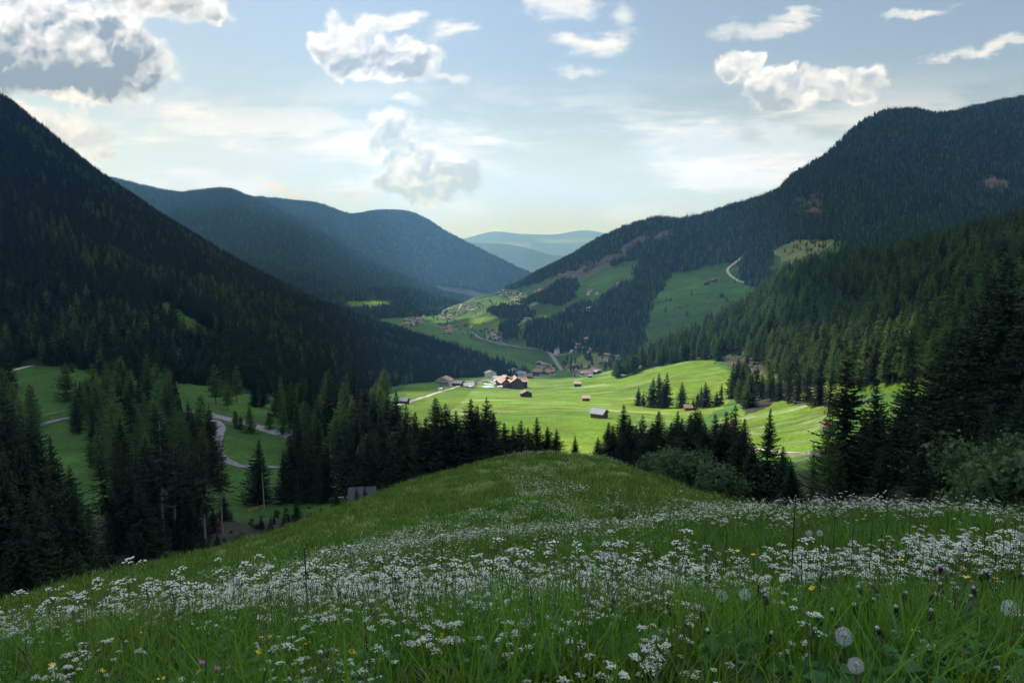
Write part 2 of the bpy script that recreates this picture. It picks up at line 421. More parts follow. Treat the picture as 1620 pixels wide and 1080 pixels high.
def make_ground():
    mat = terrain_mat('ground_cover', .5, .04, .40, flowers=.32)
    aa = np.concatenate([np.linspace(-2.2, -.85, 30)[:-1], np.linspace(-.85, .85, 700), np.linspace(.85, 2.2, 30)[1:]])
    TT = np.concatenate([np.linspace(math.log(24), math.log(1600), 420), np.linspace(math.log(1600), math.log(45000), 90)[1:]])
    V, q, (X, Y, Z) = grid_surf(aa, TT, lambda A, T: (A * np.exp(T), np.exp(T), GZ(A * np.exp(T), np.exp(T))))
    px_, py_ = jitter(X.ravel(), Y.ravel(), Z.ravel()); Yr = Y.ravel(); Xr = X.ravel()
    col = np.zeros((len(V), 4)); col[:, :3] = C_GRASS; col[:, 3] = .15
    n = fbm(Xr / 60, Yr / 60, 4)[:, None]
    near = Yr < 1400
    for poly, c in GROUND_ZONES:
        k = inpoly(px_, py_, poly) & near; col[k, :3] = c; col[k, 3] = 1
    # darker grass on the left, flowers only in the open field
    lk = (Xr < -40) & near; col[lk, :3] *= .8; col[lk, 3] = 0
    # mown strips and field blocks of slightly different grass
    blk = vnoise(Xr / 130 + .3 * Yr / 130, Yr / 70 - .3 * Xr / 90)
    col[:, :3] *= (1 + .35 * (blk - .5))[:, None] * (1 + .5 * n)
    col[:, 0] *= 1 + .3 * n[:, 0]
    near2 = Yr < 140                    # needle litter and brush under the near wood
    brush = (Yr < 190) & (px_ < 620) & (Yr > 60) & (py_ > 815) & (vnoise(Xr / 14, Yr / 14) > .35)
    col[brush, :3] = C_SOIL * .45
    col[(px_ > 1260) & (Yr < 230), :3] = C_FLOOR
    k = inpoly(px_, py_, [(1180,620),(1290,590),(1330,600),(1180,655),(1165,640)]) & (Yr > 400); col[k, :3] = C_SOIL * .5; col[k, 3] = 0
    k = inpoly(px_, py_, [(515,790),(505,740),(530,735),(560,742),(560,800)]) & (Yr > 220) & (Yr < 340); col[k, :3] = (.36, .29, .25); col[k, 3] = 0
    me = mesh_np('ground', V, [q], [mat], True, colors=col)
    tag(link('ground', me), kind='structure')

def make_meadow():
    mat = terrain_mat('meadow_soil', 3.0, .4, .35)
    xs = np.sign(np.linspace(-1, 1, 321)) * np.abs(np.linspace(-1, 1, 321)) ** 1.7 * 120
    t = np.linspace(-.45, 1, 300); ys = np.sign(t) * np.abs(t) ** 1.7 * 130
    X, Y = np.meshgrid(xs, ys); Z = MZ(X, Y)
    # fall away under the valley floor beyond the brow
    V = np.stack([X, Y, Z], -1).reshape(-1, 3); n, m = X.shape
    i = np.arange(n * m).reshape(n, m)
    q = np.stack([i[:-1, :-1], i[:-1, 1:], i[1:, 1:], i[1:, :-1]], -1).reshape(-1, 4)
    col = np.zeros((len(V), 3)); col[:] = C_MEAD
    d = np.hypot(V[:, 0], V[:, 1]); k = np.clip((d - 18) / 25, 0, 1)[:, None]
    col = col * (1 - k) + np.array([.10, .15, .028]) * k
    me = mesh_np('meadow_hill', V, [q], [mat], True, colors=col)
    tag(link('meadow_hill', me), kind='structure')

def make_surf(name, S, na, nT, a0, a1, mat, colf, T1=None):
    aa = np.linspace(a0, a1, na); TT = np.linspace(0, S.K if T1 is None else T1, nT)
    def f(A, T):
        X, Y, Z = S(A, np.maximum(T, 0)); k = T < 0      # the foot reaches down into the ground
        return np.where(k, X * .97, X), np.where(k, Y * .97, Y), np.where(k, Z - .09 * Y, Z)
    TT = np.concatenate([[-1.], TT])
    V, q, (X, Y, Z) = grid_surf(aa, TT, f)
    px_, py_ = jitter(X.ravel(), Y.ravel(), Z.ravel())
    col = colf(X.ravel(), Y.ravel(), Z.ravel(), px_, py_, np.repeat(TT, na))
    me = mesh_np(name, V, [q], [mat], True, colors=col)
    o = link(name, me); tag(o, kind='structure'); return o

def rm_field(px_, py_):
    """which points of the right mountain's slope are open fields"""
    f = ~inpoly(px_, py_, WOOD_TOP) & (py_ > 380) & (px_ < 1400)
    for w in WOODS: f &= ~inpoly(px_, py_, w)
    return f
RM_SCARS = [[(870,428),(950,405),(1010,375),(1060,362),(1075,372),(1010,398),(960,425),(900,448)],[(1255,315),(1290,305),(1310,325),(1290,345),(1262,335)],[(1385,222),(1400,215),(1408,238),(1390,244)],
            [(1540,285),(1590,280),(1600,300),(1560,302)], [(845,452),(880,446),(870,462),(845,468)]]
def rm_col(X, Y, Z, px_, py_, T):
    c = np.zeros((len(X), 3)); c[:] = C_FLOOR
    k = rm_field(px_, py_) & (T <= RM.nfront); c[k] = C_GRASS * np.array([.95, .9, 1.1])
    blk = vnoise(X / 210 + Y / 400, Y / 160 - X / 350); blk2 = np.floor(blk * 7) / 7
    c[k] *= (1 + .7 * (blk2[k] - .5))[:, None]
    for poly, cc in (([(815,505),(840,498),(865,500),(850,510),(820,520),(795,535),(770,528),(790,515)], C_PALE*.9), ([(745,500),(775,500),(800,512),(775,522),(735,520),(705,518)], C_FIELD * .8),
                     ([(885,597),(900,572),(930,555),(965,575),(945,592)], C_PALE * .8),([(1215,392),(1290,365),(1330,372),(1300,400),(1240,420)], C_PALE * .8), ([(775,484),(820,468),(850,474),(790,492)],C_FIELD*.75)):
        kk = inpoly(px_, py_, poly) & k; c[kk] = cc
    for s in RM_SCARS:
        kk = inpoly(px_, py_, s); c[kk] = C_SOIL * 1.1
    return c * (1 + .6 * fbm(X / 40, Y / 40, 4))[:, None]

def dark_col(X, Y, Z, px_, py_, T):
    c = np.zeros((len(X), 3)); c[:] = C_FLOOR
    return c * (1 + .6 * fbm(X / 60, Y / 60, 4))[:, None]
LM_CLEAR = [[(255,470),(300,500),(350,535),(330,545),(270,520),(235,498)], [(10,588),(60,573),(165,590),(150,608),(20,612)]]
def lm_col(X, Y, Z, px_, py_, T):
    c = dark_col(X, Y, Z, px_, py_, T)
    for p in LM_CLEAR: c[inpoly(px_, py_, p)] = C_GRASS * .7
    return c
A1_FIELDS = [[(535,477),(590,472),(634,474),(622,486),(590,492),(545,490)], [(665,490),(700,484),(712,490),(690,497),(665,496)], [(500,470),(520,474),(540,482),(520,482)]]
def a1_col(X, Y, Z, px_, py_, T):
    c = dark_col(X, Y, Z, px_, py_, T) * 1.3
    for p in A1_FIELDS: c[inpoly(px_, py_, p)] = C_FIELD * 1.1
    return c
def sp_col(X, Y, Z, px_, py_, T):
    c = np.zeros((len(X), 3)); c[:] = C_FLOOR * 1.3
    k = (T < .11 + .3 * np.maximum(fbm(X / 30, Y / 30, 3), 0)) & (px_ < 1215); c[k] = C_SOIL * .8
    k = T < .03; c[k] = C_FIELD * .8
    return c * (1 + .8 * fbm(X / 15, Y / 15, 4))[:, None]
def far_col(X, Y, Z, px_, py_, T):
    c = np.zeros((len(X), 3)); c[:] = (.03, .05, .025)
    k = vnoise(X / 900, Y / 900) > .72; c[k] = (.10, .14, .05)
    return c

make_ground(); make_meadow()
mt_near = terrain_mat('forest_floor', .12, .02, .4, 1.5)
mt_far = terrain_mat('far_forest', .012, .003, .45, 14)
mt_fc = terrain_mat('distant_forest', .004, .001, .4, 30)
make_surf('left_mountain', LM, 260, 180, -1.15, .05, mt_near, lm_col)
make_surf('right_mountain', RM, 620, 420, -.2, 1.2, mt_near, rm_col)
make_surf('right_spur', SPUR, 260, 200, .10, 1.05, mt_near, sp_col)
make_surf('middle_mountain', A1, 300, 260, -.75, .05, mt_far, a1_col)
make_surf('back_mountain', A2, 300, 220, -.5, .12, mt_far, dark_col)
make_surf('distant_hills', FC, 200, 60, -.17, .2, mt_fc, far_col)
make_surf('farthest_hills', FD, 200, 60, -.25, .24, mt_fc, far_col)
# ------------------------------------------------------------------ plants: mesh builders
M = {}
M['spruce'] = foliage('spruce_needles', (.010, .024, .011), (.027, .050, .017), .12, .35, .38)
M['larch'] = foliage('larch_needles', (.042, .090, .020), (.10, .17, .034), .3, .3, .38)
M['leaf'] = foliage('broad_leaves', (.035, .080, .020), (.075, .140, .035), .3, .8)
M['leafpale'] = foliage('willow_leaves', (.035, .080, .024), (.085, .145, .045), .3, .8)
M['bark'] = simple('bark', (.10, .075, .055), .9, .35, 3, bump=.4)
M['deadbark'] = simple('pale_bark', (.26, .22, .18), .9, .3, 3)

def trunk_arrays(H, r0, k=7, lean=0, seed=0, top=.97):
    r = np.random.default_rng(seed); n = 9
    z = np.linspace(-.4, H * top, n); rr = r0 * (1 - z / H) ** .85 + .02; rr[0] = r0 * 1.35
    cx = np.cumsum(r.normal(0, .02 * H / n, n)) * .4; cy = np.cumsum(r.normal(0, .02 * H / n, n)) * .4; cx -= cx[1]; cy -= cy[1]
    th = np.linspace(0, 2 * pi, k, endpoint=False)
    V = np.stack([cx[:, None] + rr[:, None] * np.cos(th), cy[:, None] + rr[:, None] * np.sin(th), np.repeat(z[:, None], k, 1)], -1).reshape(-1, 3)
    i = np.arange(n * k).reshape(n, k)
    q = np.stack([i[:-1], np.roll(i, -1, 1)[:-1], np.roll(i, -1, 1)[1:], i[1:]], -1).reshape(-1, 4)
    return V, q

def conifer_crown(seed, H=25, R=3.6, z0=.1, whorl=.38, per=6, step=.16, twig=.55, wid=.13, droop=.25, power=.95, up=.15, gap=.06, density=1.0, hang=.35):
    """thousands of small needle sprays set along drooping branches; returns quads for the sprays"""
    r = np.random.default_rng(seed)
    zs = []; z = H * z0
    while z < H * .985:
        n = per + r.integers(-1, 2)
        if r.random() > gap:
            t0 = r.random() * 6.28
            for k in range(n): zs.append((z + r.normal(0, whorl * .35), t0 + 2 * pi * k / n + r.normal(0, .25)))
        z += whorl * r.uniform(.7, 1.3)
    zs = np.array(zs); zb, th = zs[:, 0], zs[:, 1]
    u = np.clip((zb / H - z0) / (1 - z0), 0, 1)
    side = 1 + .22 * np.sin(th * 1 + seed) + .15 * np.sin(th * 3 + zb * .8 + seed)
    Lb = R * (1 - u) ** power * np.minimum(1, .72 + u * 3.0) * side * np.exp(r.normal(0, .17, len(zb))) + .18
    # branch parameter samples
    P = []; D = []; Wd = []; Ln = []
    maxn = int(Lb.max() / step) + 2; twig = twig * 1.12; wid = wid * 1.15
    for j in range(maxn):
        s = (j + .5) * step + r.uniform(-.05, .05, len(zb))
        ok = (s < Lb) & (r.random(len(zb)) < density)
        if not ok.any(): continue
        L = Lb[ok]; t = s[ok] / L; a = th[ok]; uu = u[ok]
        dr = droop * (1.15 - uu) ** 1.0
        zz = zb[ok] + up * uu * s[ok] - dr * L * (1.25 * t - .55 * t ** 3) + .10 * L * t ** 4
        px_ = np.cos(a) * s[ok]; py_ = np.sin(a) * s[ok]
        for sgn in (-1, 1, 0):
            m = len(L)
            if sgn == 0 and r.random() < .4: continue
            da = a + sgn * r.uniform(.55, 1.15, m) + (r.normal(0, .3, m) if sgn == 0 else 0)
            hz = -hang * r.uniform(.3, 1.5, m) - (1.0 if sgn == 0 else 0) * hang * 1.8
            d = np.stack([np.cos(da), np.sin(da), hz], -1); d /= np.linalg.norm(d, axis=1)[:, None]
            ln = twig * r.uniform(.6, 1.35, m) * (1.05 - .55 * t) * np.minimum(1, .35 + L / R * 1.3)
            P.append(np.stack([px_, py_, zz], -1)); D.append(d); Ln.append(ln); Wd.append(wid * r.uniform(.7, 1.4, m) * np.minimum(1, .5 + L / R))
    # leader
    m = 14; P.append(np.stack([np.zeros(m), np.zeros(m), np.linspace(H * .95, H, m)], -1)); a = r.random(m) * 6.28
    d = np.stack([np.cos(a) * .5, np.sin(a) * .5, np.ones(m) * .6], -1); D.append(d); Ln.append(np.full(m, twig * .6)); Wd.append(np.full(m, wid * .8))
    P = np.concatenate(P); D = np.concatenate(D); Ln = np.concatenate(Ln)[:, None]; Wd = np.concatenate(Wd)[:, None]
    n = len(P)
    rnd = r.normal(0, 1, (n, 3)); S = np.cross(D, rnd); S /= np.linalg.norm(S, axis=1)[:, None] + 1e-9
    mid = P + D * Ln * .45
    V = np.stack([P, mid - S * Wd, P + D * Ln, mid + S * Wd], 1).reshape(-1, 3)
    q = np.arange(4 * n).reshape(n, 4)
    return V, q

def branch_arrays(seed, H, R, z0, n, droop=.25, power=.85, rad=.05):
    """bare branches, three sided"""
    r = np.random.default_rng(seed + 99); V = []; Q = []
    for i in range(n):
        z = H * (z0 * .6 + (1 - z0 * .6) * r.random() ** 1.1 * .9); u = max(0, (z / H - z0) / (1 - z0)); th = r.random() * 6.28
        L = R * (1 - u) ** power * r.uniform(.6, 1) * (1 if z > H * z0 else .45)
        pts = [(cos(th) * L * t, sin(th) * L * t, z - droop * L * t * (1.1 - u)) for t in (0, .5, 1)]
        b = len(V)
        for k, p in enumerate(pts):
            rr = rad * (1 - k * .42)
            for j in range(3):
                a = 2.09 * j; V.append((p[0] - sin(th) * cos(a) * rr, p[1] + cos(th) * cos(a) * rr, p[2] + sin(a) * rr))
        for k in range(2):
            for j in range(3): Q.append((b + k*3 + j, b + k*3 + (j+1) % 3, b + k*3 + 3 + (j+1) % 3, b + k*3 + 3 + j))
    return np.array(V), np.array(Q)

def join(parts):
    V = []; Q = {}; off = 0; 
    fl = []; mi = []
    for (v, q), m in parts:
        V.append(v); fl.append(q + off); mi.append(np.full(len(q), m)); off += len(v)
    return np.concatenate(V), [np.concatenate(fl)], np.concatenate(mi)

def conifer(name, seed, mat, H=25, nb=60, r0=.3, **kw):
    """(trunk mesh, crown mesh)"""
    t = join([(trunk_arrays(H, r0, seed=seed), 0), (branch_arrays(seed, H, kw.get('R', 3.6), kw.get('z0', .1), nb, kw.get('droop', .25)), 0)])
    tm = mesh_np(name + '_trunk', t[0], t[1], [M['bark']], True)
    V, q = conifer_crown(seed, H, **kw)
    cm = mesh_np(name + '_crown', V, [q], [mat], False)
    return tm, cm

def whole(name, seed, mat, H=25, nb=12, r0=.25, k=4, **kw):
    """one light mesh for the far woods"""
    V, q = conifer_crown(seed, H, **kw)
    v, f, mi = join([(trunk_arrays(H, r0, k=k, seed=seed), 1), ((V, q), 0)])
    return mesh_np(name, v, f, [mat, M['bark']], False, mi)

def leafy(name, seed, mat, H=9, R=4, blobs=16, leaves=7000, size=.16, z0=.15, flat=.8):
    r = np.random.default_rng(seed); C = []; RR = []
    for i in range(blobs):
        a = r.random() * 6.28; z = r.uniform(z0, .92); w = R * sqrt(max(0, 1 - ((z - .42) / .6) ** 2)) * .72 * sqrt(r.random())
        C.append((cos(a) * w, sin(a) * w, z * H)); RR.append(R * r.uniform(.24, .5))
    C = np.array(C); RR = np.array(RR); k = r.choice(blobs, leaves, p=RR**2 / (RR**2).sum())
    d = r.normal(0, 1, (leaves, 3)); d /= np.linalg.norm(d, axis=1)[:, None]
    rad = RR[k] * (r.random(leaves) ** .35) * (1 + .25 * np.sin(d[:, 0] * 9 + k) * np.sin(d[:, 1] * 8) )
    P = C[k] + d * rad[:, None] * np.array([1, 1, flat]); P[:, 2] = np.maximum(P[:, 2], .05)
    n1 = d + r.normal(0, .7, d.shape); n1 /= np.linalg.norm(n1, axis=1)[:, None]
    t = np.cross(n1, r.normal(0, 1, d.shape)); t /= np.linalg.norm(t, axis=1)[:, None]; b = np.cross(n1, t)
    s = size * r.uniform(.6, 1.4, leaves)[:, None]
    V = np.stack([P - t * s, P - b * s * .55, P + t * s, P + b * s * .55], 1).reshape(-1, 3)
    cm = mesh_np(name + '_crown', V, [np.arange(4 * leaves).reshape(-1, 4)], [mat])
    mb = MB(); mb.tube([(0, 0, -.3), (0.1, 0, H * .25), (0, .1, H * .6)], [.22 * H / 9, .16 * H / 9, .07], 7)
    for i in range(0, blobs, 2):
        mb.tube([(0, 0, H * .18), tuple(C[i] * np.array([.5, .5, .7])), tuple(C[i])], [.09, .06, .02], 5)
    return mb.mesh(name + '_trunk', [M['bark']], True), cm

# detailed trees for the wood near the viewer, lighter ones with distance
SPRUCE_HI = [conifer("spruce", 100 + i, M["spruce"], 25, 120, .32, R=r, z0=z, whorl=.34, per=6, step=.16, twig=.58, wid=.095, droop=.28 + .05 * i, gap=.08, hang=.45)
             for i, (r, z) in enumerate([(6.0, .04), (5.2, .1), (6.8, .03), (5.4, .15)])]
SPRUCE_MID = [conifer('spruce_mid', 200 + i, M['spruce'], 25, 30, .3, R=r, z0=z, whorl=.55, per=6, step=.3, twig=.85, wid=.17, droop=.3, gap=.08, hang=.4)
              for i, (r, z) in enumerate([(5.9, .05), (5.2, .12), (6.6, .03), (4.6, .08)])]
LARCH_HI = [conifer('larch', 300 + i, M['larch'], 25, 90, .3, R=r, z0=z, whorl=.5, per=5, step=.24, twig=.62, wid=.085, droop=.12, up=.2, gap=.12, power=.7, hang=.55)
            for i, (r, z) in enumerate([(6.8, .08), (5.9, .14), (7.6, .06)])]
LARCH_MID = [conifer('larch_mid', 350 + i, M['larch'], 25, 40, .3, R=r, z0=z, whorl=.6, per=6, step=.34, twig=.95, wid=.17, droop=.14, up=.2, gap=.10, power=.68, hang=.5)
             for i, (r, z) in enumerate([(6.6, .06), (5.8, .14), (7.4, .05), (5.2, .2)])]
BARE = [conifer('sparse_larch', 390 + i, M['larch'], 22, 30, .22, R=2.0, z0=.45, whorl=.9, per=4, step=.5, twig=.7, wid=.12, droop=.1, gap=.3, power=.5, density=.5) for i in range(2)]
POLE = [conifer('pole_spruce', 380 + i, M['spruce'], 25, 70, .26, R=r, z0=z, whorl=.4, per=5, step=.18, twig=.5, wid=.09, droop=.4, gap=.15, hang=.5) for i, (r, z) in enumerate([(3.6, .38), (3.2, .5), (1.3, .72)])]
for _p in POLE: _p[0].materials.clear(); _p[0].materials.append(M['deadbark'])
BUSH = [leafy('willow', 400, M['leafpale'], 8.5, 5.5, 26, 11000, .2), leafy('willow', 401, M['leafpale'], 6, 4, 18, 7000, .19), leafy('broadleaf', 402, M['leaf'], 10, 3.6, 18, 6000, .17, .22)]
FAR_SPRUCE = [whole('far_spruce', 500 + i, M['spruce'], 24, R=r, z0=z, whorl=1.15, per=5, step=.75, twig=1.5, wid=.34, droop=.3, hang=.4) for i, (r, z) in enumerate([(4.6, .06), (4.0, .15), (5.2, .05)])]
FAR_LARCH = [whole('far_larch', 540 + i, M['larch'], 24, R=r, z0=z, whorl=1.15, per=5, step=.8, twig=1.6, wid=.33, droop=.12, power=.65, hang=.5) for i, (r, z) in enumerate([(4.6, .2), (4.0, .3)])]

def cluster(name, seed, n, size, mats, tiny=True):
    """a patch of very light trees for the woods kilometres away"""
    r = np.random.default_rng(seed); V = []; T = []; mi = []; off = 0
    for i in range(n):
        x, y = r.uniform(-size / 2, size / 2, 2); H = r.uniform(14, 27); R = H * r.uniform(.11, .16); mt = int(r.random() < .3)
        for lv in range(4):
            zb = H * (.06 + .23 * lv); zt = H * (.42 + .20 * lv); rr = R * (1 - lv * .23); k = 5; a0 = r.random() * 6
            ring = [(x + cos(a0 + 2*pi*j/k) * rr * r.uniform(.7, 1.25), y + sin(a0 + 2*pi*j/k) * rr * r.uniform(.7, 1.25), zb + r.uniform(-.6, .6)) for j in range(k)]
            V += ring + [(x, y, min(zt, H))]
            for j in range(k): T.append((off + j, off + (j + 1) % k, off + k)); mi.append(mt)
            off += k + 1
    return mesh_np(name, V, [np.array(T)], mats, False, mi)
CLUSTER = [cluster('wood_patch', 600 + i, 12, 26, [M['spruce'], M['larch']]) for i in range(4)]

# ------------------------------------------------------------------ masses nobody could count: one object whose points carry a tree or a tuft each
def scatter(name, pts, meshes, rot, scl, label=None, group=None, tilt=None, mats=None):
    pts = np.asarray(pts, np.float32); n = len(pts)
    src = bpy.data.collections.new(name + '_kinds')
    for i, me in enumerate(meshes): src.objects.link(bpy.data.objects.new(f'{name}_{i:02d}', me))
    me = bpy.data.meshes.new(name); me.vertices.add(n); me.vertices.foreach_set('co', pts.ravel())
    a = me.attributes.new('rot', 'FLOAT_VECTOR', 'POINT'); R = np.zeros((n, 3), np.float32); R[:, 2] = rot
    if tilt is not None: R[:, :2] = tilt
    a.data.foreach_set('vector', R.ravel())
    a = me.attributes.new('scl', 'FLOAT_VECTOR', 'POINT'); s = np.asarray(scl, np.float32)
    if s.ndim == 1: s = np.repeat(s[:, None], 3, 1)
    a.data.foreach_set('vector', np.ascontiguousarray(s).ravel())
    a = me.attributes.new('pick', 'INT', 'POINT'); a.data.foreach_set('value', rng.integers(0, len(meshes), n).astype(np.int32))
    for m in sorted({m.name for x in meshes for m in x.materials}): me.materials.append(bpy.data.materials[m])
    g = bpy.data.node_groups.new(name + '_nodes', 'GeometryNodeTree')
    g.interface.new_socket('Geometry', in_out='INPUT', socket_type='NodeSocketGeometry'); g.interface.new_socket('Geometry', in_out='OUTPUT', socket_type='NodeSocketGeometry')
    N = g.nodes; L = g.links
    gi = N.new('NodeGroupInput'); go = N.new('NodeGroupOutput'); ci = N.new('GeometryNodeCollectionInfo'); ip = N.new('GeometryNodeInstanceOnPoints')
    ci.inputs['Collection'].default_value = src; ci.inputs['Separate Children'].default_value = True; ci.inputs['Reset Children'].default_value = True
    L.new(gi.outputs[0], ip.inputs['Points']); L.new(ci.outputs[0], ip.inputs['Instance']); ip.inputs['Pick Instance'].default_value = True
    for nm, ty, so in (('rot', 'FLOAT_VECTOR', 'Rotation'), ('scl', 'FLOAT_VECTOR', 'Scale'), ('pick', 'INT', 'Instance Index')):
        x = N.new('GeometryNodeInputNamedAttribute'); x.data_type = ty; x.inputs[0].default_value = nm
        L.new(x.outputs[0], ip.inputs[so])
    L.new(ip.outputs[0], go.inputs[0])
    o = link(name, me); o.modifiers.new('scatter', 'NODES').node_group = g
    tag(o, label, kind='stuff'); return o

def sample_surf(S, n, a0, a1, T0, T1, jit=0):
    """world points spread evenly over a hillside"""
    out = []
    a = rng.uniform(a0, a1, n); T = rng.uniform(T0, T1, n)
    X, Y, Z = S(a, T); X2, Y2, Z2 = S(a, T + .01)
    w = Y * np.abs(Y2 - Y); w /= w.max()
    k = rng.random(n) < w
    return X[k], Y[k], Z[k], T[k]

def in_view(X, Y, Z, m=60, h=25):
    px_, py_ = project(X, Y, Z)
    return (px_ > -m) & (px_ < 1620 + m), px_, py_
# ------------------------------------------------------------------ woods on the hillsides
def plant_woods():
    # left mountain: every point a tree, close ones heavier
    X, Y, Z, T = sample_surf(LM, 120000, -.95, .04, .0, 1.12)
    ok, px_, py_ = in_view(X, Y, Z); d = fbm(X / 70, Y / 70, 3)
    jx, jy = jitter(X, Y, Z)
    for p in LM_CLEAR: ok &= ~inpoly(jx, jy, p) | (rng.random(len(X)) < .06)
    ok &= rng.random(len(X)) < .8 + d
    X, Y, Z = X[ok], Y[ok], Z[ok]; n = len(X); print('left wood', n)
    lar = (rng.random(n) < np.clip(.04 + 1.2 * fbm(X / 120, Y / 120, 3), .02, .5))
    H = rng.uniform(.5, .98, n)
    for nm, k, ms, lb in (('left_spruce_wood', ~lar, FAR_SPRUCE, 'dark spruce wood covering the left mountainside'), ('left_larch_wood', lar, FAR_LARCH, 'green larches mixed into the left mountainside wood')):
        scatter(nm, np.stack([X[k], Y[k], Z[k] - .4], 1), ms, rng.random(k.sum()) * 6.28, H[k], lb)
    # right mountain: patches of light trees
    X, Y, Z, T = sample_surf(RM, 60000, -.15, .85, .0, 2.1)
    ok, px_, py_ = in_view(X, Y, Z)
    jx, jy = jitter(X, Y, Z)
    ok &= ~rm_field(jx, jy) & (Z > GZ(X, Y) - 4)
    for s in RM_SCARS: ok &= ~inpoly(jx, jy, s) | (rng.random(len(X)) < .15)
    # hidden behind the near spur
    X, Y, Z, T = X[ok], Y[ok], Z[ok], T[ok]; n = len(X); print('right wood patches', n)
    scatter('right_mountain_wood', np.stack([X, Y, Z - .8], 1), CLUSTER, rng.random(n) * 6.28, np.stack([np.ones(n), np.ones(n), rng.uniform(.6, 1.0, n)], 1), 'dark mixed wood covering the right mountain up to its ridge')
    # right mountain single trees along hedgerows and fields
    for nm, S, N, a0, a1, T0, T1, lb in (('middle_mountain_wood', A1, 60000, -.62, .03, 0, 2.05, 'blue green wood over the middle mountain'), ('back_mountain_wood', A2, 36000, -.4, .12, .2, 1.05, 'blue green wood over the mountain behind')):
        X, Y, Z, T = sample_surf(S, N, a0, a1, T0, T1)
        ok, px_, py_ = in_view(X, Y, Z); jx, jy = jitter(X, Y, Z)
        if S is A1:
            for p in A1_FIELDS: ok &= ~inpoly(jx, jy, p)
        X, Y, Z = X[ok], Y[ok], Z[ok]; n = len(X); print(nm, n)
        s = 1.9 if S is A1 else 2.6
        scatter(nm, np.stack([X, Y, Z - 1], 1), CLUSTER, rng.random(n) * 6.28, np.stack([np.full(n, s), np.full(n, s), rng.uniform(.7, 1.5, n)], 1), lb)
    # the spur: larches with some spruces
    X, Y, Z, T = sample_surf(SPUR, 16000, .14, .95, .0, 1.15)
    ok, px_, py_ = in_view(X, Y, Z, 120)
    ok &= (T > np.where(px_ > 1215, .0, .10 + .35 * np.maximum(fbm(X / 30, Y / 30, 3), 0))) & ((rng.random(len(X)) < .62 + 1.2 * fbm(X / 45, Y / 45, 3)) | ((px_ > 1215) & (T < .2)))
    X, Y, Z, T = X[ok], Y[ok], Z[ok], T[ok]; n = len(X); print('spur', n)
    # the front rank are trees of their own
    px3 = project(X, Y, Z)[0]; order = np.argsort(T * 3 + 10 * (px3 > 1400) + rng.uniform(0, .12, n)); front = order[:125]; rest = order[125:]
    for j in front:
        lar = random.random() < .72
        plant('larch_tree' if lar else 'spruce_tree', random.choice(LARCH_MID if lar else SPRUCE_MID), X[j], Y[j], Z[j] - .4, random.uniform(19, 28),
              'tall slender larch standing in the front rank of the wooded spur' if lar else 'dark narrow spruce among the larches in the front rank of the spur', 'larches along the lower edge of the spur' if lar else 'spruces along the lower edge of the spur')
    X, Y, Z = X[rest], Y[rest], Z[rest]; n = len(X)
    lar = rng.random(n) < .66
    scatter('spur_larch_wood', np.stack([X[lar], Y[lar], Z[lar] - .4], 1), [m for m in SPUR_L], rng.random(lar.sum()) * 6.28, rng.uniform(.75, 1.15, lar.sum()), 'bright green larches covering the near right spur')
    k = ~lar
    scatter('spur_spruce_wood', np.stack([X[k], Y[k], Z[k] - .4], 1), SPUR_S, rng.random(k.sum()) * 6.28, rng.uniform(.7, 1.2, k.sum()), 'dark spruces scattered through the near right spur wood')

SPUR_L = [whole('spur_larch', 560 + i, M['larch'], 24, k=5, R=r, z0=z, whorl=.8, per=6, step=.45, twig=1.05, wid=.2, droop=.14, power=.66, hang=.5) for i, (r, z) in enumerate([(4.4, .2), (3.8, .3), (5.0, .15)])]
SPUR_S = [whole('spur_spruce', 580 + i, M['spruce'], 24, k=5, R=r, z0=z, whorl=.8, per=6, step=.45, twig=1.0, wid=.2, droop=.28, hang=.4) for i, (r, z) in enumerate([(4.0, .12), (3.4, .22)])]
COUNT = {}
def plant(name, ms, x, y, z, h, label, group, H0=25., cat='tree', trunk='trunk', rot=None, wide=1.0):
    s = h / H0
    e = bpy.data.objects.new(name, None); COL.objects.link(e); e.location = (float(x), float(y), float(z)); e.rotation_euler = (random.gauss(0, .018), random.gauss(0, .018), random.uniform(0, 6.28) if rot is None else rot); wide *= random.uniform(.84, 1.2)
    e.scale = (s * wide, s * wide * random.uniform(.9, 1.1), s); e.empty_display_size = .5
    tag(e, label, cat, group)
    link('trunk', ms[0], e); link('crown', ms[1], e)
    COUNT[name] = COUNT.get(name, 0) + 1
    return e
def top_tree(name, ms, px_, top, Y, label, group, H0=25., wide=1.0, gz=GZ):
    p = P3(px_, top, Y); z = float(gz(p[0], p[1])) - .3
    return plant(name, ms, p[0], p[1], z, max(4, p[2] - z), label, group, H0, wide=wide)

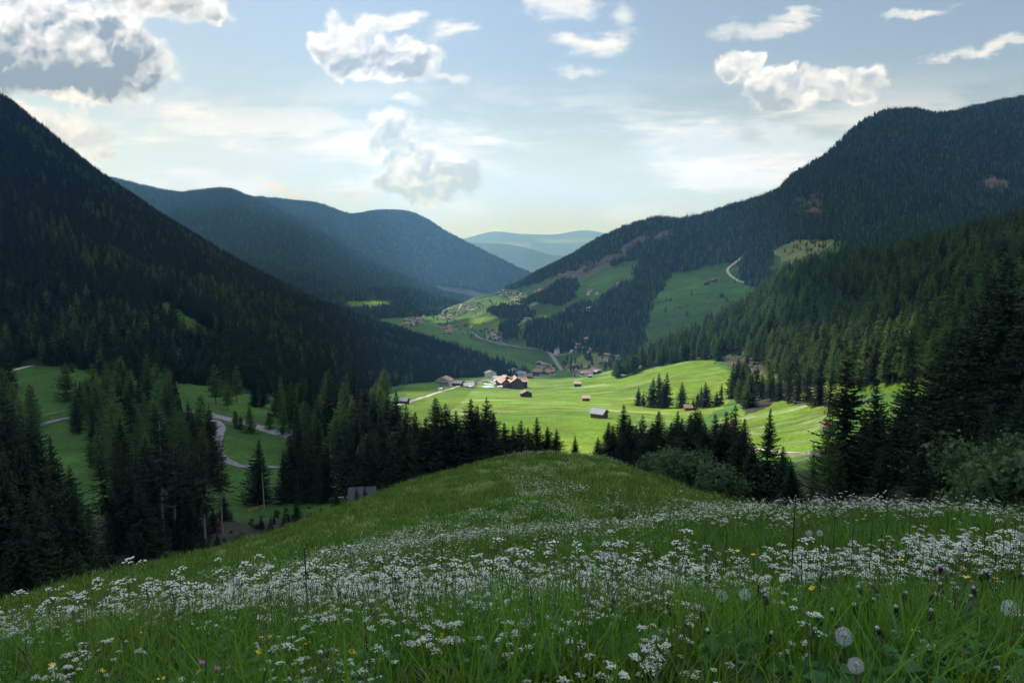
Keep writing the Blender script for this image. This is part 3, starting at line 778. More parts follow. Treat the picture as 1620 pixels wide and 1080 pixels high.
def plant_trees():
    # the great dark spruces at the right
    G = 'great spruces on the right'
    for i, (x, t, Y) in enumerate([(1345,545,118),(1318,640,112),(1392,600,135),(1440,560,130),(1468,640,105),(1500,515,112),(1535,470,100),(1572,432,92),(1612,402,82),(1545,590,88),
                                   (1420,660,120),(1640,470,72),(1595,540,78),(1370,660,128),(1290,700,125),(1690,420,75),(1480,575,125),(1515,640,82),(1625,600,62),(1460,700,92),(1395,705,100),(1570,640,68),(1330,720,105),(1250,725,120),(1495,710,75)]):
        lar = i in (1, 14)
        lb = 'dark broad spruce in the deep shade of the right hand wood'
        if i == 0: lb = 'tall free standing spruce whose tip rises above the dark wood beside the green slope'
        if lar: lb = 'thin feathery larch beside the tall spruce at the wood edge'
        top_tree('larch_tree' if lar else 'spruce_tree', (LARCH_HI if lar else SPRUCE_HI)[i % 3], x, t, Y, lb, None if i == 0 else ('feathery larches beside the tall spruce' if lar else G), wide=1.15 if not lar else .9)
    # row beyond the meadow, right of its crest
    for i, (x, t, Y) in enumerate([(945,690,192),(960,668,188),(985,640,185),(1006,672,190),(1020,655,175),(1040,650,170),(1058,668,176),(1078,660,162),(1100,640,165),(1118,668,160),(1132,655,170),(1150,690,150),
                                   (1165,640,150),(1182,660,142),(1150,650,158),(1240,705,140),(1255,735,120),(1190,700,128),(972,672,176),(995,660,172),(1030,668,160),(1070,650,172),(1092,655,155),(1110,650,172),(1142,668,150),(1172,675,132),(950,705,180)]):
        top_tree('spruce_tree', SPRUCE_HI[i % 4], x, t, Y, 'dark spruce in the dense row right of the meadow crest', 'spruces in the row right of the meadow crest', wide=1.5)
    top_tree('spruce_tree', SPRUCE_HI[1], 1215, 645, 134, 'single gappy spruce with layered boughs before the pale green field', None)
    # row beyond the meadow, left of its crest
    for i, (x, t, Y) in enumerate([(640,640,245),(655,652,240),(672,660,236),(690,628,236),(705,638,230),(722,650,230),(745,630,240),(756,640,236),(768,628,234),(782,652,228),(798,668,225),(812,672,228),
                                   (824,664,224),(836,675,228),(850,660,220),(866,674,222),(880,678,216),(625,620,252),(610,630,258),(592,618,262),(572,640,250),(560,660,240),(600,655,235),(633,672,225),(583,680,215),(645,690,220),(570,612,270)]):
        hi = SPRUCE_HI if i < 30 else SPRUCE_MID
        top_tree('spruce_tree', hi[i % 4], x, t, Y, 'dark pointed spruce in the row left of the meadow crest', 'spruces in the row left of the meadow crest', wide=1.4)
    top_tree('spruce_tree', SPRUCE_HI[2], 909, 688, 214, 'small lone spruce peeping over the meadow crest in the gap', None)
    # singles on the left
    for x, t, Y, ms, lb in [(407,694,225,SPRUCE_HI[2],'lone dense spruce on the green below the road bend'), (352,782,190,SPRUCE_HI[0],'little young spruce by the wooden fence'),
                            (333,690,262,SPRUCE_HI[2],'round based spruce on the green left of the road bend')]:
        top_tree('spruce_tree', ms, x, t, Y, lb, None, wide=1.2)
    top_tree('spruce_tree', POLE[2], 415, 715, 200, 'spruce with a long bare pale trunk beside the lone dense one', None)
    for x, t, Y in [(247,660,150),(210,700,158),(318,705,150),(268,690,160),(160,700,150),(345,700,168)]:
        top_tree('spruce_tree', POLE[x % 2], x, t, Y, 'spruce with a long bare pale trunk in the lower left clump', 'bare trunked spruces in the lower left clump')
    for i, (x, t, Y) in enumerate([(462,676,218),(478,700,212),(492,684,210),(518,700,206),(448,712,220),(505,720,204)]):
        top_tree('spruce_tree', SPRUCE_HI[i % 4], x, t, Y, 'tall spruce in the close clump right of the lone tree', 'spruces in the clump beside the gravel lot')
    for i, (x, t, Y) in enumerate([(192,695,168),(232,690,162),(205,735,150),(243,725,150),(182,740,170),(285,720,172),(302,715,168),(270,745,165),(222,760,140),(308,752,160),(175,780,150),(290,770,150)]):
        top_tree('spruce_tree', SPRUCE_HI[(i * 3) % 4], x, t, Y, 'dark spruce in the clump at the lower edge of the green left slope', 'spruces in the lower left clump')
    for i, (x, t, Y) in enumerate([(-8,610,112),(18,648,110),(45,655,114),(60,668,118),(88,690,120),(30,700,98),(108,735,112),(72,740,104),(5,720,92),(-30,650,95),(118,770,108),(50,770,90),(95,790,96),(20,800,84)]):
        top_tree('spruce_tree', SPRUCE_HI[(i * 5 + 1) % 4], x, t, Y, 'heavy dark spruce in the thick clump at the left margin', 'spruces at the left margin')
    # larch grove between the left margin and the road bend
    keep = [[(318,650),(425,650),(460,700),(455,750),(440,800),(345,790),(350,700)], [(20,575),(165,580),(160,600),(20,600)], [(60,655),(115,650),(110,690),(60,690)], [(355,700),(450,700),(450,800),(375,840),(355,800)],
            [(505,742),(555,742),(560,800),(510,790)], [(270,598),(330,598),(330,622),(270,615)], [(105,690),(150,690),(155,840),(125,840)], [(628,632),(700,632),(700,660),(650,660)],[(380,668),(462,668),(470,702),(420,700),(380,690)]]
    made = 0; tries = 0; pos = []
    while made < 175 and tries < 20000:
        tries += 1
        Y = random.uniform(235, 520); x = random.uniform(-20, 610)
        if Y < 300 and x > 330: continue
        if random.random() > (Y / 520) ** .7: continue
        a, _ = slope_of(x, 650); X = float(a * Y); z = float(GZ(X, Y)); h = random.uniform(18, 29)
        fx, fy = project(X, Y, z); tx, ty = project(X, Y, z + h)
        if any(inpoly(np.array([fx, fx, fx, fx]), np.array([fy, fy * .8 + ty * .2, .5 * (fy + ty), ty + 6]), k).any() for k in keep): continue
        if any((X - q[0]) ** 2 + (Y - q[1]) ** 2 < 30 for q in pos): continue
        pos.append((X, Y)); made += 1
        lar = random.random() < .62
        zone = ('near the left margin road' if x < 130 else 'in the grove left of the road bend' if x < 330 else 'behind the road bend') 
        nm = 'larch_tree' if lar else 'spruce_tree'; hi = Y < 330
        ms = random.choice((LARCH_HI if hi else LARCH_MID) if lar else (SPRUCE_HI if hi else SPRUCE_MID))
        plant(nm, ms, X, Y, z - .3, h, ('soft green larch ' if lar else 'dark spruce among larches ') + zone, ('larches ' if lar else 'spruces ') + zone)
    # trees across the valley floor toward the sunny field
    for i, (x, t, Y, lar) in enumerate([(395,640,395,1),(380,655,400,0),(372,648,405,1),(540,612,420,1),(520,620,400,1),(500,640,380,0),(480,632,400,1),(555,640,360,1),(470,655,360,0),(446,640,400,1),(425,650,410,1),(580,600,450,0),
                                        (600,608,440,1),(545,665,330,0),(528,655,340,1),(560,690,300,0),(548,715,290,1),(615,640,380,0),(632,655,330,0),(505,665,345,0),(460,640,420,0)]):
        top_tree('larch_tree' if lar else 'spruce_tree', (LARCH_MID if lar else SPRUCE_MID)[i % 4], x, t, Y, ('pale green larch' if lar else 'dark spruce') + ' in the belt between the upper road and the sunny field', ('larches' if lar else 'spruces') + ' in the belt above the upper road', wide=.95)
    # clumps on the sunny slope
    for i, (x, t, Y) in enumerate([(1010,612,575),(1018,620,570),(1032,597,562),(1044,590,560),(1056,589,556),(1050,604,550),(1080,604,540),(1110,610,528),(1118,604,522),(1104,620,530),(1097,628,520),(1142,606,520),(1134,618,520)]):
        top_tree('spruce_tree', SPRUCE_MID[i % 4], x, t, Y, 'dark spruce in the little clumps on the sunlit slope', 'spruces in clumps on the sunlit slope', wide=1.25)
    for i, (x, t, Y) in enumerate([(1160,572,560),(1168,566,555),(1176,575,550),(1190,590,520),(1206,592,500),(1222,590,480),(1236,585,470),(1250,590,450),(1265,580,440),(1280,578,430),(1300,570,410),(1315,580,390)]):
        top_tree('spruce_tree', SPRUCE_MID[i % 4], x, t, Y, 'slim dark spruce at the brushy foot of the spur above the green slope', 'slim spruces at the foot of the spur')
    poly = [(1165,598),(1240,590),(1330,572),(1330,600),(1260,622),(1195,652),(1165,645)]; k = 0
    while k < 46:
        x, y = random.uniform(1160, 1330), random.uniform(572, 652)
        if not inpoly(np.array([x]), np.array([y]), poly)[0]: continue
        p = on_ground(x, y, 300, 900); k += 1; lar = k % 3 == 0
        plant('larch_tree' if lar else 'spruce_tree', (LARCH_MID if lar else SPRUCE_MID)[k % 4], p[0], p[1], p[2] - .3, random.uniform(10, 24), ('soft larch' if lar else 'dark spruce') + ' in the mixed strip between the spur and the green slope', ('larches' if lar else 'spruces') + ' in the strip above the green slope')
    # broadleaf trees and bushes
    for x, t, Y, ms, H0, w, lb, nm in [(1085,712,128,BUSH[0],8.5,1.25,'wide rounded willow bush in front of the spruce row','willow_bush'), (1045,722,140,BUSH[1],6,1.2,'smaller willow bush left of the wide one','willow_bush'),
                                       (1128,738,120,BUSH[1],6,1.1,'low willow bush right of the wide one','willow_bush'),
                                       (1590,690,46,BUSH[0],8.5,.95,'large leafy bush under the great spruces at the right margin','willow_bush'), (1640,720,38,BUSH[1],6,1.0,'bush cut by the right margin','willow_bush'),
                                       (1548,748,52,BUSH[1],6,1.0,'low dark bush left of the large leafy one','willow_bush'),
                                       (585,690,235,BUSH[2],10,1,'bright broadleaf tree between the dark spruces','broadleaf_tree'), (108,880,100,BUSH[2],10,1,'fresh green sapling at the lower left meadow edge','broadleaf_tree'),
                                       (958,572,1130,BUSH[2],10,1,'round tree left on the bright brow','broadleaf_tree'), (967,569,1125,BUSH[2],10,1,'taller round tree on the bright brow','broadleaf_tree'), (991,574,1060,BUSH[2],10,1,'pale tree beside the wood on the bright brow','broadleaf_tree'),
                                       (715,730,232,BUSH[2],10,1.1,'bright green broadleaf tree low in the spruce row','broadleaf_tree'),(858,700,224,BUSH[2],10,1.1,'leafy shrub low right in the spruce row','broadleaf_tree')]:
        top_tree(nm, ms, x, t, Y, lb, None, H0, wide=w)
    # thin trees against the sky on the ridges
    for i, x in enumerate([1048,1052,1055,1060,1066,1071,1078,1086,1090,1094,1099,1110]):
        a, _ = slope_of(x, 345); X, Y, Z = RM(a, 1.97)
        plant('larch_tree', BARE[i % 2], X, Y, Z - .5, random.uniform(24, 40), 'thin bare trunked larch on the lower ridge against the sky', 'thin larches on the lower ridge', 22)
    for i in range(34):
        x = 1395 + i * 6.6 + random.uniform(-3, 3); a, _ = slope_of(x, 170); X, Y, Z = RM(a, 1.98)
        plant('larch_tree', BARE[i % 2], X, Y, Z - .5, random.uniform(14, 34), 'wind thinned tree on the high right ridge against the sky', 'thin trees on the high ridge', 22, wide=1.3)

def plant_undergrowth():
    pts = []
    while len(pts) < 420:
        x, y = random.uniform(-60, 640), random.uniform(785, 935); Y = random.uniform(75, 200)
        a, s = slope_of(x, y); X = float(a * Y); z = float(GZ(X, Y)); fx, fy = project(X, Y, z)
        if fy < 800 or (200 < 0): continue
        pts.append((X, Y, z - .2))
    n = len(pts); scatter('undergrowth', np.array(pts), [BUSH[1][1], BUSH[2][1], SPRUCE_MID[2][1]], rng.random(n) * 6.28, rng.uniform(.10, .30, n), 'low scrub and saplings at the foot of the meadow under the left trees')

def plant_field_trees():
    """single trees standing about the fields of the far slope"""
    pts = []
    for poly, n in [([(700,520),(800,510),(905,535),(930,560),(880,560),(800,545),(720,530)], 60), ([(640,520),(700,495),(800,470),(850,455),(860,465),(780,492),(700,520)], 70),
                    ([(905,555),(1010,560),(1005,590),(960,585),(930,575)], 60), ([(900,500),(960,480),(950,530),(905,530)], 30), ([(1050,440),(1180,440),(1150,500),(1050,540)], 14),
                    ([(1215,360),(1330,372),(1330,400),(1250,420),(1215,410)], 60), ([(880,560),(950,590),(890,600)],14)]:
        q = np.array(poly); k = 0
        while k < n:
            x = random.uniform(q[:, 0].min(), q[:, 0].max()); y = random.uniform(q[:, 1].min(), q[:, 1].max())
            if not inpoly(np.array([x]), np.array([y]), poly)[0]: continue
            k += 1
            p = on_slope(x, y)
            if p is not None: pts.append(p)
    n = len(pts)
    scatter('field_tree_rows', np.array(pts) - [0, 0, .4], FAR_SPRUCE[:1] + FAR_LARCH[:1] + [BIGLEAF], rng.random(n) * 6.28, rng.uniform(.35, .85, n), 'scattered trees and hedges between the far slope fields')
def on_slope(x, y):
    """the point of the far slope or the valley floor seen at pixel x, y"""
    a, s = slope_of(x, y)
    Ys = np.linspace(700, 3900, 500); gz = GZ(a * Ys, Ys)
    T = np.linspace(0, 2, 300); X, Yr, Zr = RM(np.full(300, a), T)
    zr = np.interp(Ys, Yr, Zr, left=-9999, right=-9999); z = np.maximum(gz, zr)
    hit = np.nonzero(z / Ys >= s)[0]
    if len(hit) == 0: return None
    j = hit[0]; return np.array([a * Ys[j], Ys[j], z[j]])
def on_ground(x, y, lo=60, hi=1500):
    a, s = slope_of(x, y); Ys = np.geomspace(lo, hi, 900); z = GZ(a * Ys, Ys)
    hit = np.nonzero(z / Ys >= s)[0]; j = hit[0] if len(hit) else -1
    return np.array([a * Ys[j], Ys[j], z[j]])
_l = leafy('field_broadleaf', 77, M['leaf'], 20, 8, 14, 700, .9, .1)
BIGLEAF = _l[1]
# ------------------------------------------------------------------ roads, tracks and rails
M['asphalt'] = simple('asphalt', (.17, .17, .175), .9, .2, .6)
M['track'] = simple('pale_gravel', (.36, .33, .28), .95, .25, .5)
M['plaster'] = simple('white_plaster', (.72, .69, .62), .85, .08, .8)
M['cream'] = simple('cream_plaster', (.62, .53, .38), .85, .1, .8)
M['darkwood'] = simple('dark_larch_boards', (.085, .058, .042), .85, .3, 1.5)
M['brownwood'] = simple('brown_boards', (.19, .095, .055), .85, .3, 1.5)
M['palewood'] = simple('pale_new_wood', (.42, .27, .15), .8, .2, 1.5)
M['tanroof'] = simple('tan_roof_shingles', (.42, .29, .23), .85, .12, .5)
M['redroof'] = simple('red_roof_tiles', (.20, .105, .08), .85, .2, .5)
M['brownroof'] = simple('brown_roof_shingles', (.26, .18, .14), .85, .2, .5)
M['greyroof'] = simple('grey_slate', (.16, .16, .175), .7, .2, .8)
M['slate'] = simple('dark_slate', (.055, .056, .062), .8, .25, 1.2)
M['metalroof'] = simple('pale_metal_roof', (.22, .24, .27), .7, .1, .6)
M['glass'] = simple('window_glass', (.03, .035, .04), .15, .1, 1, spec=.6)
M['white'] = simple('white_paint', (.8, .8, .8), .4, .03, 1)
M['pool'] = simple('pool_water', (.25, .62, .70), .1, .08, .5)
M['railwood'] = simple('orange_rail_wood', (.42, .17, .06), .8, .2, 1)
M['steel'] = simple('galvanised_steel', (.35, .37, .4), .5, .1, 1)
M['rubber'] = simple('tyre_rubber', (.02, .02, .02), .8, .1, 2)

def smooth_path(P, step=3.):
    P = np.array(P, float); n = len(P); out = []
    for i in range(n - 1):
        p0, p1, p2, p3 = P[max(i-1, 0)], P[i], P[i+1], P[min(i+2, n-1)]
        k = max(2, int(np.linalg.norm(p2[:2] - p1[:2]) / step))
        for t in np.linspace(0, 1, k, endpoint=False):
            out.append(.5 * ((2*p1) + (-p0+p2)*t + (2*p0-5*p1+4*p2-p3)*t*t + (-p0+3*p1-3*p2+p3)*t**3))
    out.append(P[-1]); return np.array(out)

def surface_z(X, Y):
    z = GZ(X, Y)
    T = np.linspace(0, 1.9, 160); x, y, zz = RM(np.full(160, float(X) / float(Y)), T)
    if Y > 1000: z = max(z, float(np.interp(Y, y, zz, left=-9999, right=-9999)))
    return float(z)

def ribbon(name, pts, w, mat, lift, far=False):
    P = smooth_path(pts, 6 if far else 2.5)
    d = np.gradient(P[:, :2], axis=0); d /= np.linalg.norm(d, axis=1)[:, None] + 1e-9; nrm = np.stack([-d[:, 1], d[:, 0]], 1)
    rows = []
    for k in (-1, -.5, 0, .5, 1):
        xy = P[:, :2] + nrm * k * w / 2
        z = [surface_z(x, y) for x, y in xy] if far else GZ(xy[:, 0], xy[:, 1])
        rows.append(np.column_stack([xy, np.asarray(z)]))
    R = np.stack(rows)                      # level the road across its width
    R[:, :, 2] = R[:, :, 2].max(0)[None] + lift
    sk = R.copy(); a = np.concatenate([sk[:1] - [0, 0, 3.], R, sk[-1:] - [0, 0, 3.]], 0); a[0, :, :2] -= nrm * .4; a[-1, :, :2] += nrm * .4
    m_, n = a.shape[:2]; i = np.arange(m_ * n).reshape(m_, n)
    q = np.stack([i[:-1, :-1], i[:-1, 1:], i[1:, 1:], i[1:, :-1]], -1).reshape(-1, 4)
    me = mesh_np(name, a.reshape(-1, 3), [q], [mat], False)
    o = link(name, me); tag(o, kind='structure'); return P, R

def pg(L, lo=60, hi=1500): return [on_ground(x, y, lo, hi) for x, y in L]
def ps(L): return [p for p in (on_slope(x, y) for x, y in L) if p is not None]

def rail_fence(name, pts, label, post_h, mat, rails, spacing=2.5, thick=.07, off=0.):
    """a fence: posts and rails are parts of the one thing"""
    P = smooth_path(pts, spacing); e = bpy.data.objects.new(name, None); COL.objects.link(e); e.location = P[0]
    tag(e, label, 'fence' if 'fence' in name else 'guard rail')
    Z = GZ(P[:, 0], P[:, 1]) + off; Q = np.column_stack([P[:, :2], Z]) - P[0]
    pm = MB(); pm.tube([(0, 0, -.4), (0, 0, post_h)], thick, 5); pm = pm.mesh(name + '_post', [mat])
    for p in Q: link('post', pm, e, p)
    for k, h in enumerate(rails):
        rb = MB(); rb.tube([p + [0, thick, h] for p in Q], thick * 1.15, 4); link('rail', rb.mesh(name + '_rail', [mat]), e)
    return e

def make_roads():
    ribbon('valley_road', ps([(668,510),(681,513),(692,516),(718,521),(733,524),(748,527),(756,534),(770,539),(785,543),(804,547),(831,551),(854,554),(867,558),(875,567),(889,586)]), 8, M['asphalt'], .6, True)
    ribbon('village_lane', ps([(833,479),(836,485),(841,491),(841,497),(836,504)]), 5, M['track'], .7, True)
    ribbon('farm_lane', ps([(733,477),(730,482),(726,488),(722,493)]), 5, M['track'], .8, True)
    ribbon('hamlet_lane', ps([(784,535),(789,539),(795,543),(806,547)]), 5, M['asphalt'], .6, True)
    ribbon('orchard_lane', ps([(835,526),(838,531),(846,537),(856,540)]), 5, M['asphalt'], .6, True)
    ribbon('side_lane', ps([(895,548),(904,553),(903,558),(896,561),(882,562),(868,560)]), 4.5, M['track'], .6, True)
    ribbon('hill_track', ps([(1176,406),(1168,412),(1159,419),(1151,428),(1156,437),(1166,444),(1181,449)]), 7, M['track'], .8, True)
    ribbon('hotel_lane', pg([(630,641),(647,636.5),(665,630),(684,624),(700,619),(713,615.5),(727,610),(738,606.5)], 300), 4.2, M['track'], .25)
    ribbon('upper_road', pg([(296,652),(315,654.5),(341,660.5),(360,664.5),(386,670.5),(418,680.5),(452,690),(478,697),(505,712)], 250), 6.5, M['asphalt'], .25)
    ribbon('bend_road', pg([(318,664),(327,665.8),(341,668),(350,678),(345,694),(343,713),(354,728),(371,736),(391,739),(443,741),(500,742)], 200), 4.4, M['asphalt'], .3)
    ribbon('left_road', pg([(-10,690),(30,682),(52,676),(67,672),(86,667),(110,661)], 250), 5, M['asphalt'], .25)
    ribbon('wood_edge_track', pg([(10,588),(19,586.5),(47,579.5),(70,576),(91,572.5)], 350), 4, M['track'], .3)
    ribbon('stream_road', pg([(1170,709),(1200,712),(1240,716),(1290,717),(1345,716)], 180), 3.5, M['track'], .35)
    rail_fence('guard_rail', pg([(312,654.5),(330,656),(351,660)], 250), 'orange wooden guard rail at the top of the road bend', .95, M['railwood'], (.55, .85), 3, .12, .1)
    rail_fence('guard_rail', pg([(382,666),(398,670),(416,675)], 250), 'orange wooden guard rail along the upper road beside three small trees', .95, M['railwood'], (.55, .85), 3, .12, .1)
    rail_fence('guard_rail', pg([(66,674.5),(86,669),(108,663)], 250), 'grey steel guard rail along the road near the left margin', .9, M['steel'], (.4, .75), 3, .09, .2)
    rail_fence('guard_rail', pg([(62,659),(85,655),(106,650)], 250), 'grey rail on the bank above the left margin road', .9, M['steel'], (.4, .75), 3, .08)
    rail_fence('wooden_fence', pg([(312,835),(325,832),(338,829),(346,826)], 100), 'low orange board fence beside the little young spruce', 1.1, M['railwood'], (.35, .65, .95), 1.6, .05)
    rail_fence('wooden_fence', pg([(392,812),(405,807),(418,802)], 100), 'low orange board fence at the foot of the bare trunk', 1.1, M['railwood'], (.35, .65, .95), 1.6, .05)
    rail_fence('wooden_fence', pg([(128,878),(145,872),(165,868)], 80), 'weathered fence under the dark trees at the meadow foot', 1.1, M['darkwood'], (.35, .9), 2, .05)

# ------------------------------------------------------------------ houses
def house_meshes(name, w, l, h, ridge, wall, roof, over=.9, upper=None, th=.28, concave=0.):
    """gable front faces -y; returns wall mesh, roof mesh"""
    mb = MB(); x, y = w / 2, l / 2; hs = h * .5 if upper else h
    def ring(z0, z1, m):
        mb.quad((-x,-y,z0),(x,-y,z0),(x,-y,z1),(-x,-y,z1), m=m); mb.quad((x,-y,z0),(x,y,z0),(x,y,z1),(x,-y,z1), m=m)
        mb.quad((x,y,z0),(-x,y,z0),(-x,y,z1),(x,y,z1), m=m); mb.quad((-x,y,z0),(-x,-y,z0),(-x,-y,z1),(-x,y,z1), m=m)
    ring(-2.5, hs, 0)
    if upper: ring(hs, h, 1)
    g = 1 if upper else 0
    for s in (-1, 1):
        p = [(-x, s*y, h), (x, s*y, h), (0, s*y, h + ridge)]
        mb.quad(*(p if s < 0 else p[::-1]), m=g)
    wm = mb.mesh(name + '_wall', [wall, upper or wall])
    rb = MB(); k = 6 if concave else 1; yo = y + over
    for s in (-1, 1):
        prof = []
        for i in range(k + 1):
            t = i / k; xx = t * (x + over); zz = h + ridge - ridge * (xx / x) + .05 - concave * sin(pi * min(1, t)) * ridge
            prof.append((s * xx, zz))
        for i in range(k):
            (xa, za), (xb, zb) = prof[i], prof[i + 1]
            rb.quad((xa,-yo,za+th),(xb,-yo,zb+th),(xb,yo,zb+th),(xa,yo,za+th)); rb.quad((xa,-yo,za),(xa,yo,za),(xb,yo,zb),(xb,-yo,zb))
            rb.quad((xa,-yo,za),(xb,-yo,zb),(xb,-yo,zb+th),(xa,-yo,za+th)); rb.quad((xa,yo,za),(xa,yo,za+th),(xb,yo,zb+th),(xb,yo,zb))
        xb, zb = prof[-1]; rb.quad((xb,-yo,zb),(xb,yo,zb),(xb,yo,zb+th),(xb,-yo,zb+th))
    return wm, rb.mesh(name + '_roof', [roof])

def window_mesh(w=1.0, h=1.3, frame=None):
    mb = MB(); mb.box(-w/2, w/2, -.04, .04, 0, h, 0)
    for a, b, c, d in ((-w/2-.08, -w/2, -.05, h+.05), (w/2, w/2+.08, -.05, h+.05), (-w/2, w/2, -.08, 0), (-w/2, w/2, h, h+.08), (-.03, .03, 0, h)):
        mb.box(a, b, -.07, .07, c, d, 1)
    return mb.mesh('window', [M['glass'], frame or M['white']])

def place(root_name, pos, rot, label, cat, group=None):
    e = bpy.data.objects.new(root_name, None); COL.objects.link(e); e.location = pos; e.rotation_euler[2] = rot
    tag(e, label, cat, group); return e

def make_buildings():
    WIN = window_mesh(); WBIG = window_mesh(1.7, 1.9, M['darkwood'])
    chim = MB(); chim.box(-.4, .4, -.4, .4, -1, 1.1); chim = chim.mesh('chimney', [M['plaster']])
    # hay barns on the meadow
    doorm = MB(); doorm.box(-.9, .9, -.05, .05, 0, 2.0); doorm = doorm.mesh('barn_door', [M['darkwood']])
    def barn(x, y, Y, w, l, h, ridge, wall, roof, rot, label, lo=300, turn=False):
        p = P3(x, y, Y); z = float(GZ(p[0], p[1]))
        e = place('hay_barn', (p[0], p[1], z), rot, label, 'barn')
        a, b = house_meshes('barn', w, l, h, ridge, wall, roof, .8, None, .22)
        wl = link('wall', a, e); link('roof', b, e); link('door', doorm, e, (0, -l / 2 - .05, 0))
        lb = MB()
        for k in range(int(h / .35)): lb.box(-w/2-.06, w/2+.06, -l/2-.06, -l/2+.02, .1 + k*.35, .32 + k*.35)
        link('front_boards', lb.mesh('front_boards', [wall]), e)
    barn(948, 659, 400, 7.5, 7.0, 2.9, 1.9, M['brownwood'], M['metalroof'], radians(58), 'brown hay barn with a pale metal roof, largest on the flowering meadow')
    barn(927, 632, 640, 6.5, 6.0, 3.2, 1.5, M['darkwood'], M['tanroof'], radians(86), 'small dark hay barn with a tan roof below the sunlit slope')
    barn(914, 611, 820, 7.0, 7.0, 3.9, 1.8, M['darkwood'], M['tanroof'], radians(78), 'small dark hay barn with a tan roof at the upper end of the meadow')
    barn(832, 626, 650, 9.2, 6.5, 3.6, 2.2, M['darkwood'], M['brownroof'], radians(14), 'dark gabled hay barn in front of the big hotel')
    barn(640, 638, 555, 6.2, 5.5, 3.0, 1.6, M['darkwood'], M['greyroof'], radians(75), 'grey hay barn at the near end of the hotel lane')
    barn(934, 600, 960, 9.5, 5, 3.0, 1.4, M['darkwood'], M['greyroof'], radians(80), 'low dark barn at the meadow rim under the brow')
    barn(1088, 647, 520, 9, 5, 2.6, 1.3, M['brownwood'], M['redroof'], radians(85), 'low reddish hut among the clumps on the sunlit slope')
    barn(1153, 679, 380, 7, 5, 2.8, 1.5, M['brownwood'], M['redroof'], radians(80), 'small red roofed hut half hidden by the right spruce row')
    barn(1311, 675, 330, 6, 5, 3, 1.6, M['plaster'], M['brownroof'], radians(60), 'small pale hut behind the tall spruce on the green slope')
    # hotel
    hp = on_ground(812, 614.5, 600); e = place('hotel', hp, radians(10), 'large timber hotel with swooping tan roofs and rows of balconies', 'hotel'); e.scale = (.82, .82, .8)
    blocks = [(4, 2, 17, 20, 11.5, 6.0, 0), (-12, 6, 13, 18, 10, 5.2, .1), (-6, 32, 26, 14, 9, 5, .12), (14, 17, 14, 16, 8.5, 4.6, -1.45)]
    balc = MB(); balc.box(-2.1, 2.1, -.6, .6, 0, .16); 
    for k in range(13): balc.box(-2.05 + k*.34, -1.99 + k*.34, -.6, -.54, .16, 1.05)
    balc.box(-2.1, 2.1, -.62, -.52, 1.05, 1.13); balc = balc.mesh('balcony', [M['palewood']])
    for (bx, by, w, l, h, rg, rz) in blocks:
        a, b = house_meshes('hotel', w, l, h, rg, M['darkwood'], M['tanroof'], 1.6, None, .45, .16)
        wl = link('wall', a, e, (bx, by, 0), rz); link('roof', b, e, (bx, by, 0), rz)
        if by < 10:
            c, s = cos(rz), sin(rz)
            for fl in range(4):
                if 1.0 + fl * 2.8 + 2 > h + 1.5: break
                for k in range(int(w // 4)):
                    lx = -w / 2 + 2.4 + k * (w - 4.8) / max(1, int(w // 4) - 1); ly = -l / 2 - .05
                    X, Yy = bx + c * lx - s * ly, by + s * lx + c * ly
                    wdw = link('window', WBIG, e, (X, Yy, .9 + fl * 2.8), rz)
                    link('balcony', balc, e, (bx + c * lx - s * (ly - .6), by + s * lx + c * (ly - .6), .55 + fl * 2.8), rz)
            for fl in range(3):
                for k in range(5):
                    ly = -l / 2 + 2.5 + k * (l - 5) / 4
                    for sx in (-1, 1):
                        lx = sx * (w / 2 + .05); link('window', WBIG, e, (bx + c * lx - s * ly, by + s * lx + c * ly, 1 + fl * 2.9), rz + pi / 2)
    dm = house_meshes('dormer', 2.4, 3.5, 1.6, .9, M['darkwood'], M['tanroof'], .4, None, .15)
    for dx, dy in ((9, -1), (9.3, 5), (-1.5, 4)):
        link('dormer_wall', dm[0], e, (dx, dy, 13.2), pi / 2); link('dormer_roof', dm[1], e, (dx, dy, 13.2), pi / 2)
    for dx, dy in ((3, 3), (-13, 8), (-4, 33)): link('chimney', chim, e, (dx, dy, 17.2 if dx > 0 else 14.6))
    # white chalet and its annex
    cp = on_ground(703, 610, 500); e = place('chalet', cp, radians(-12), 'white walled chalet with a broad brown roof beside the lane', 'house')
    a, b = house_meshes('chalet', 14.5, 12, 7.2, 3.0, M['plaster'], M['brownroof'], 2.0, None, .35)
    link('wall', a, e); link('roof', b, e)
    for fl in range(2):
        for k in range(5): link('window', WIN, e, (-5.4 + 2.7 * k, -6.05, 1.1 + 2.9 * fl))
        for k in range(4): link('window', WIN, e, (7.3, -4 + 2.7 * k, 1.1 + 2.9 * fl), pi / 2)
    for k in range(2): link('window', WIN, e, (-1.6 + 3.2 * k, -6.05, 6.8))
    bb = MB(); bb.box(-6.5, 6.5, -7.2, -6.05, 3.55, 3.7); bb.box(-6.5, 6.5, -7.2, -7.1, 3.7, 4.6); link('balcony', bb.mesh('chalet_balcony', [M['brownwood']]), e)
    link('chimney', chim, e, (2, 1, 10)); dd = MB(); dd.box(-.5, .5, -.05, .05, 0, 2.1); link('door', dd.mesh('door', [M['brownwood']]), e, (6.6, -6.06, 0))
    ap = on_ground(724, 609.5, 500); e = place('chalet_annex', ap, radians(75), 'low grey roofed annex right of the white chalet', 'barn')
    a, b = house_meshes('annex', 8, 11, 3.2, 2.2, M['darkwood'], M['greyroof'], .9); link('wall', a, e); link('roof', b, e)
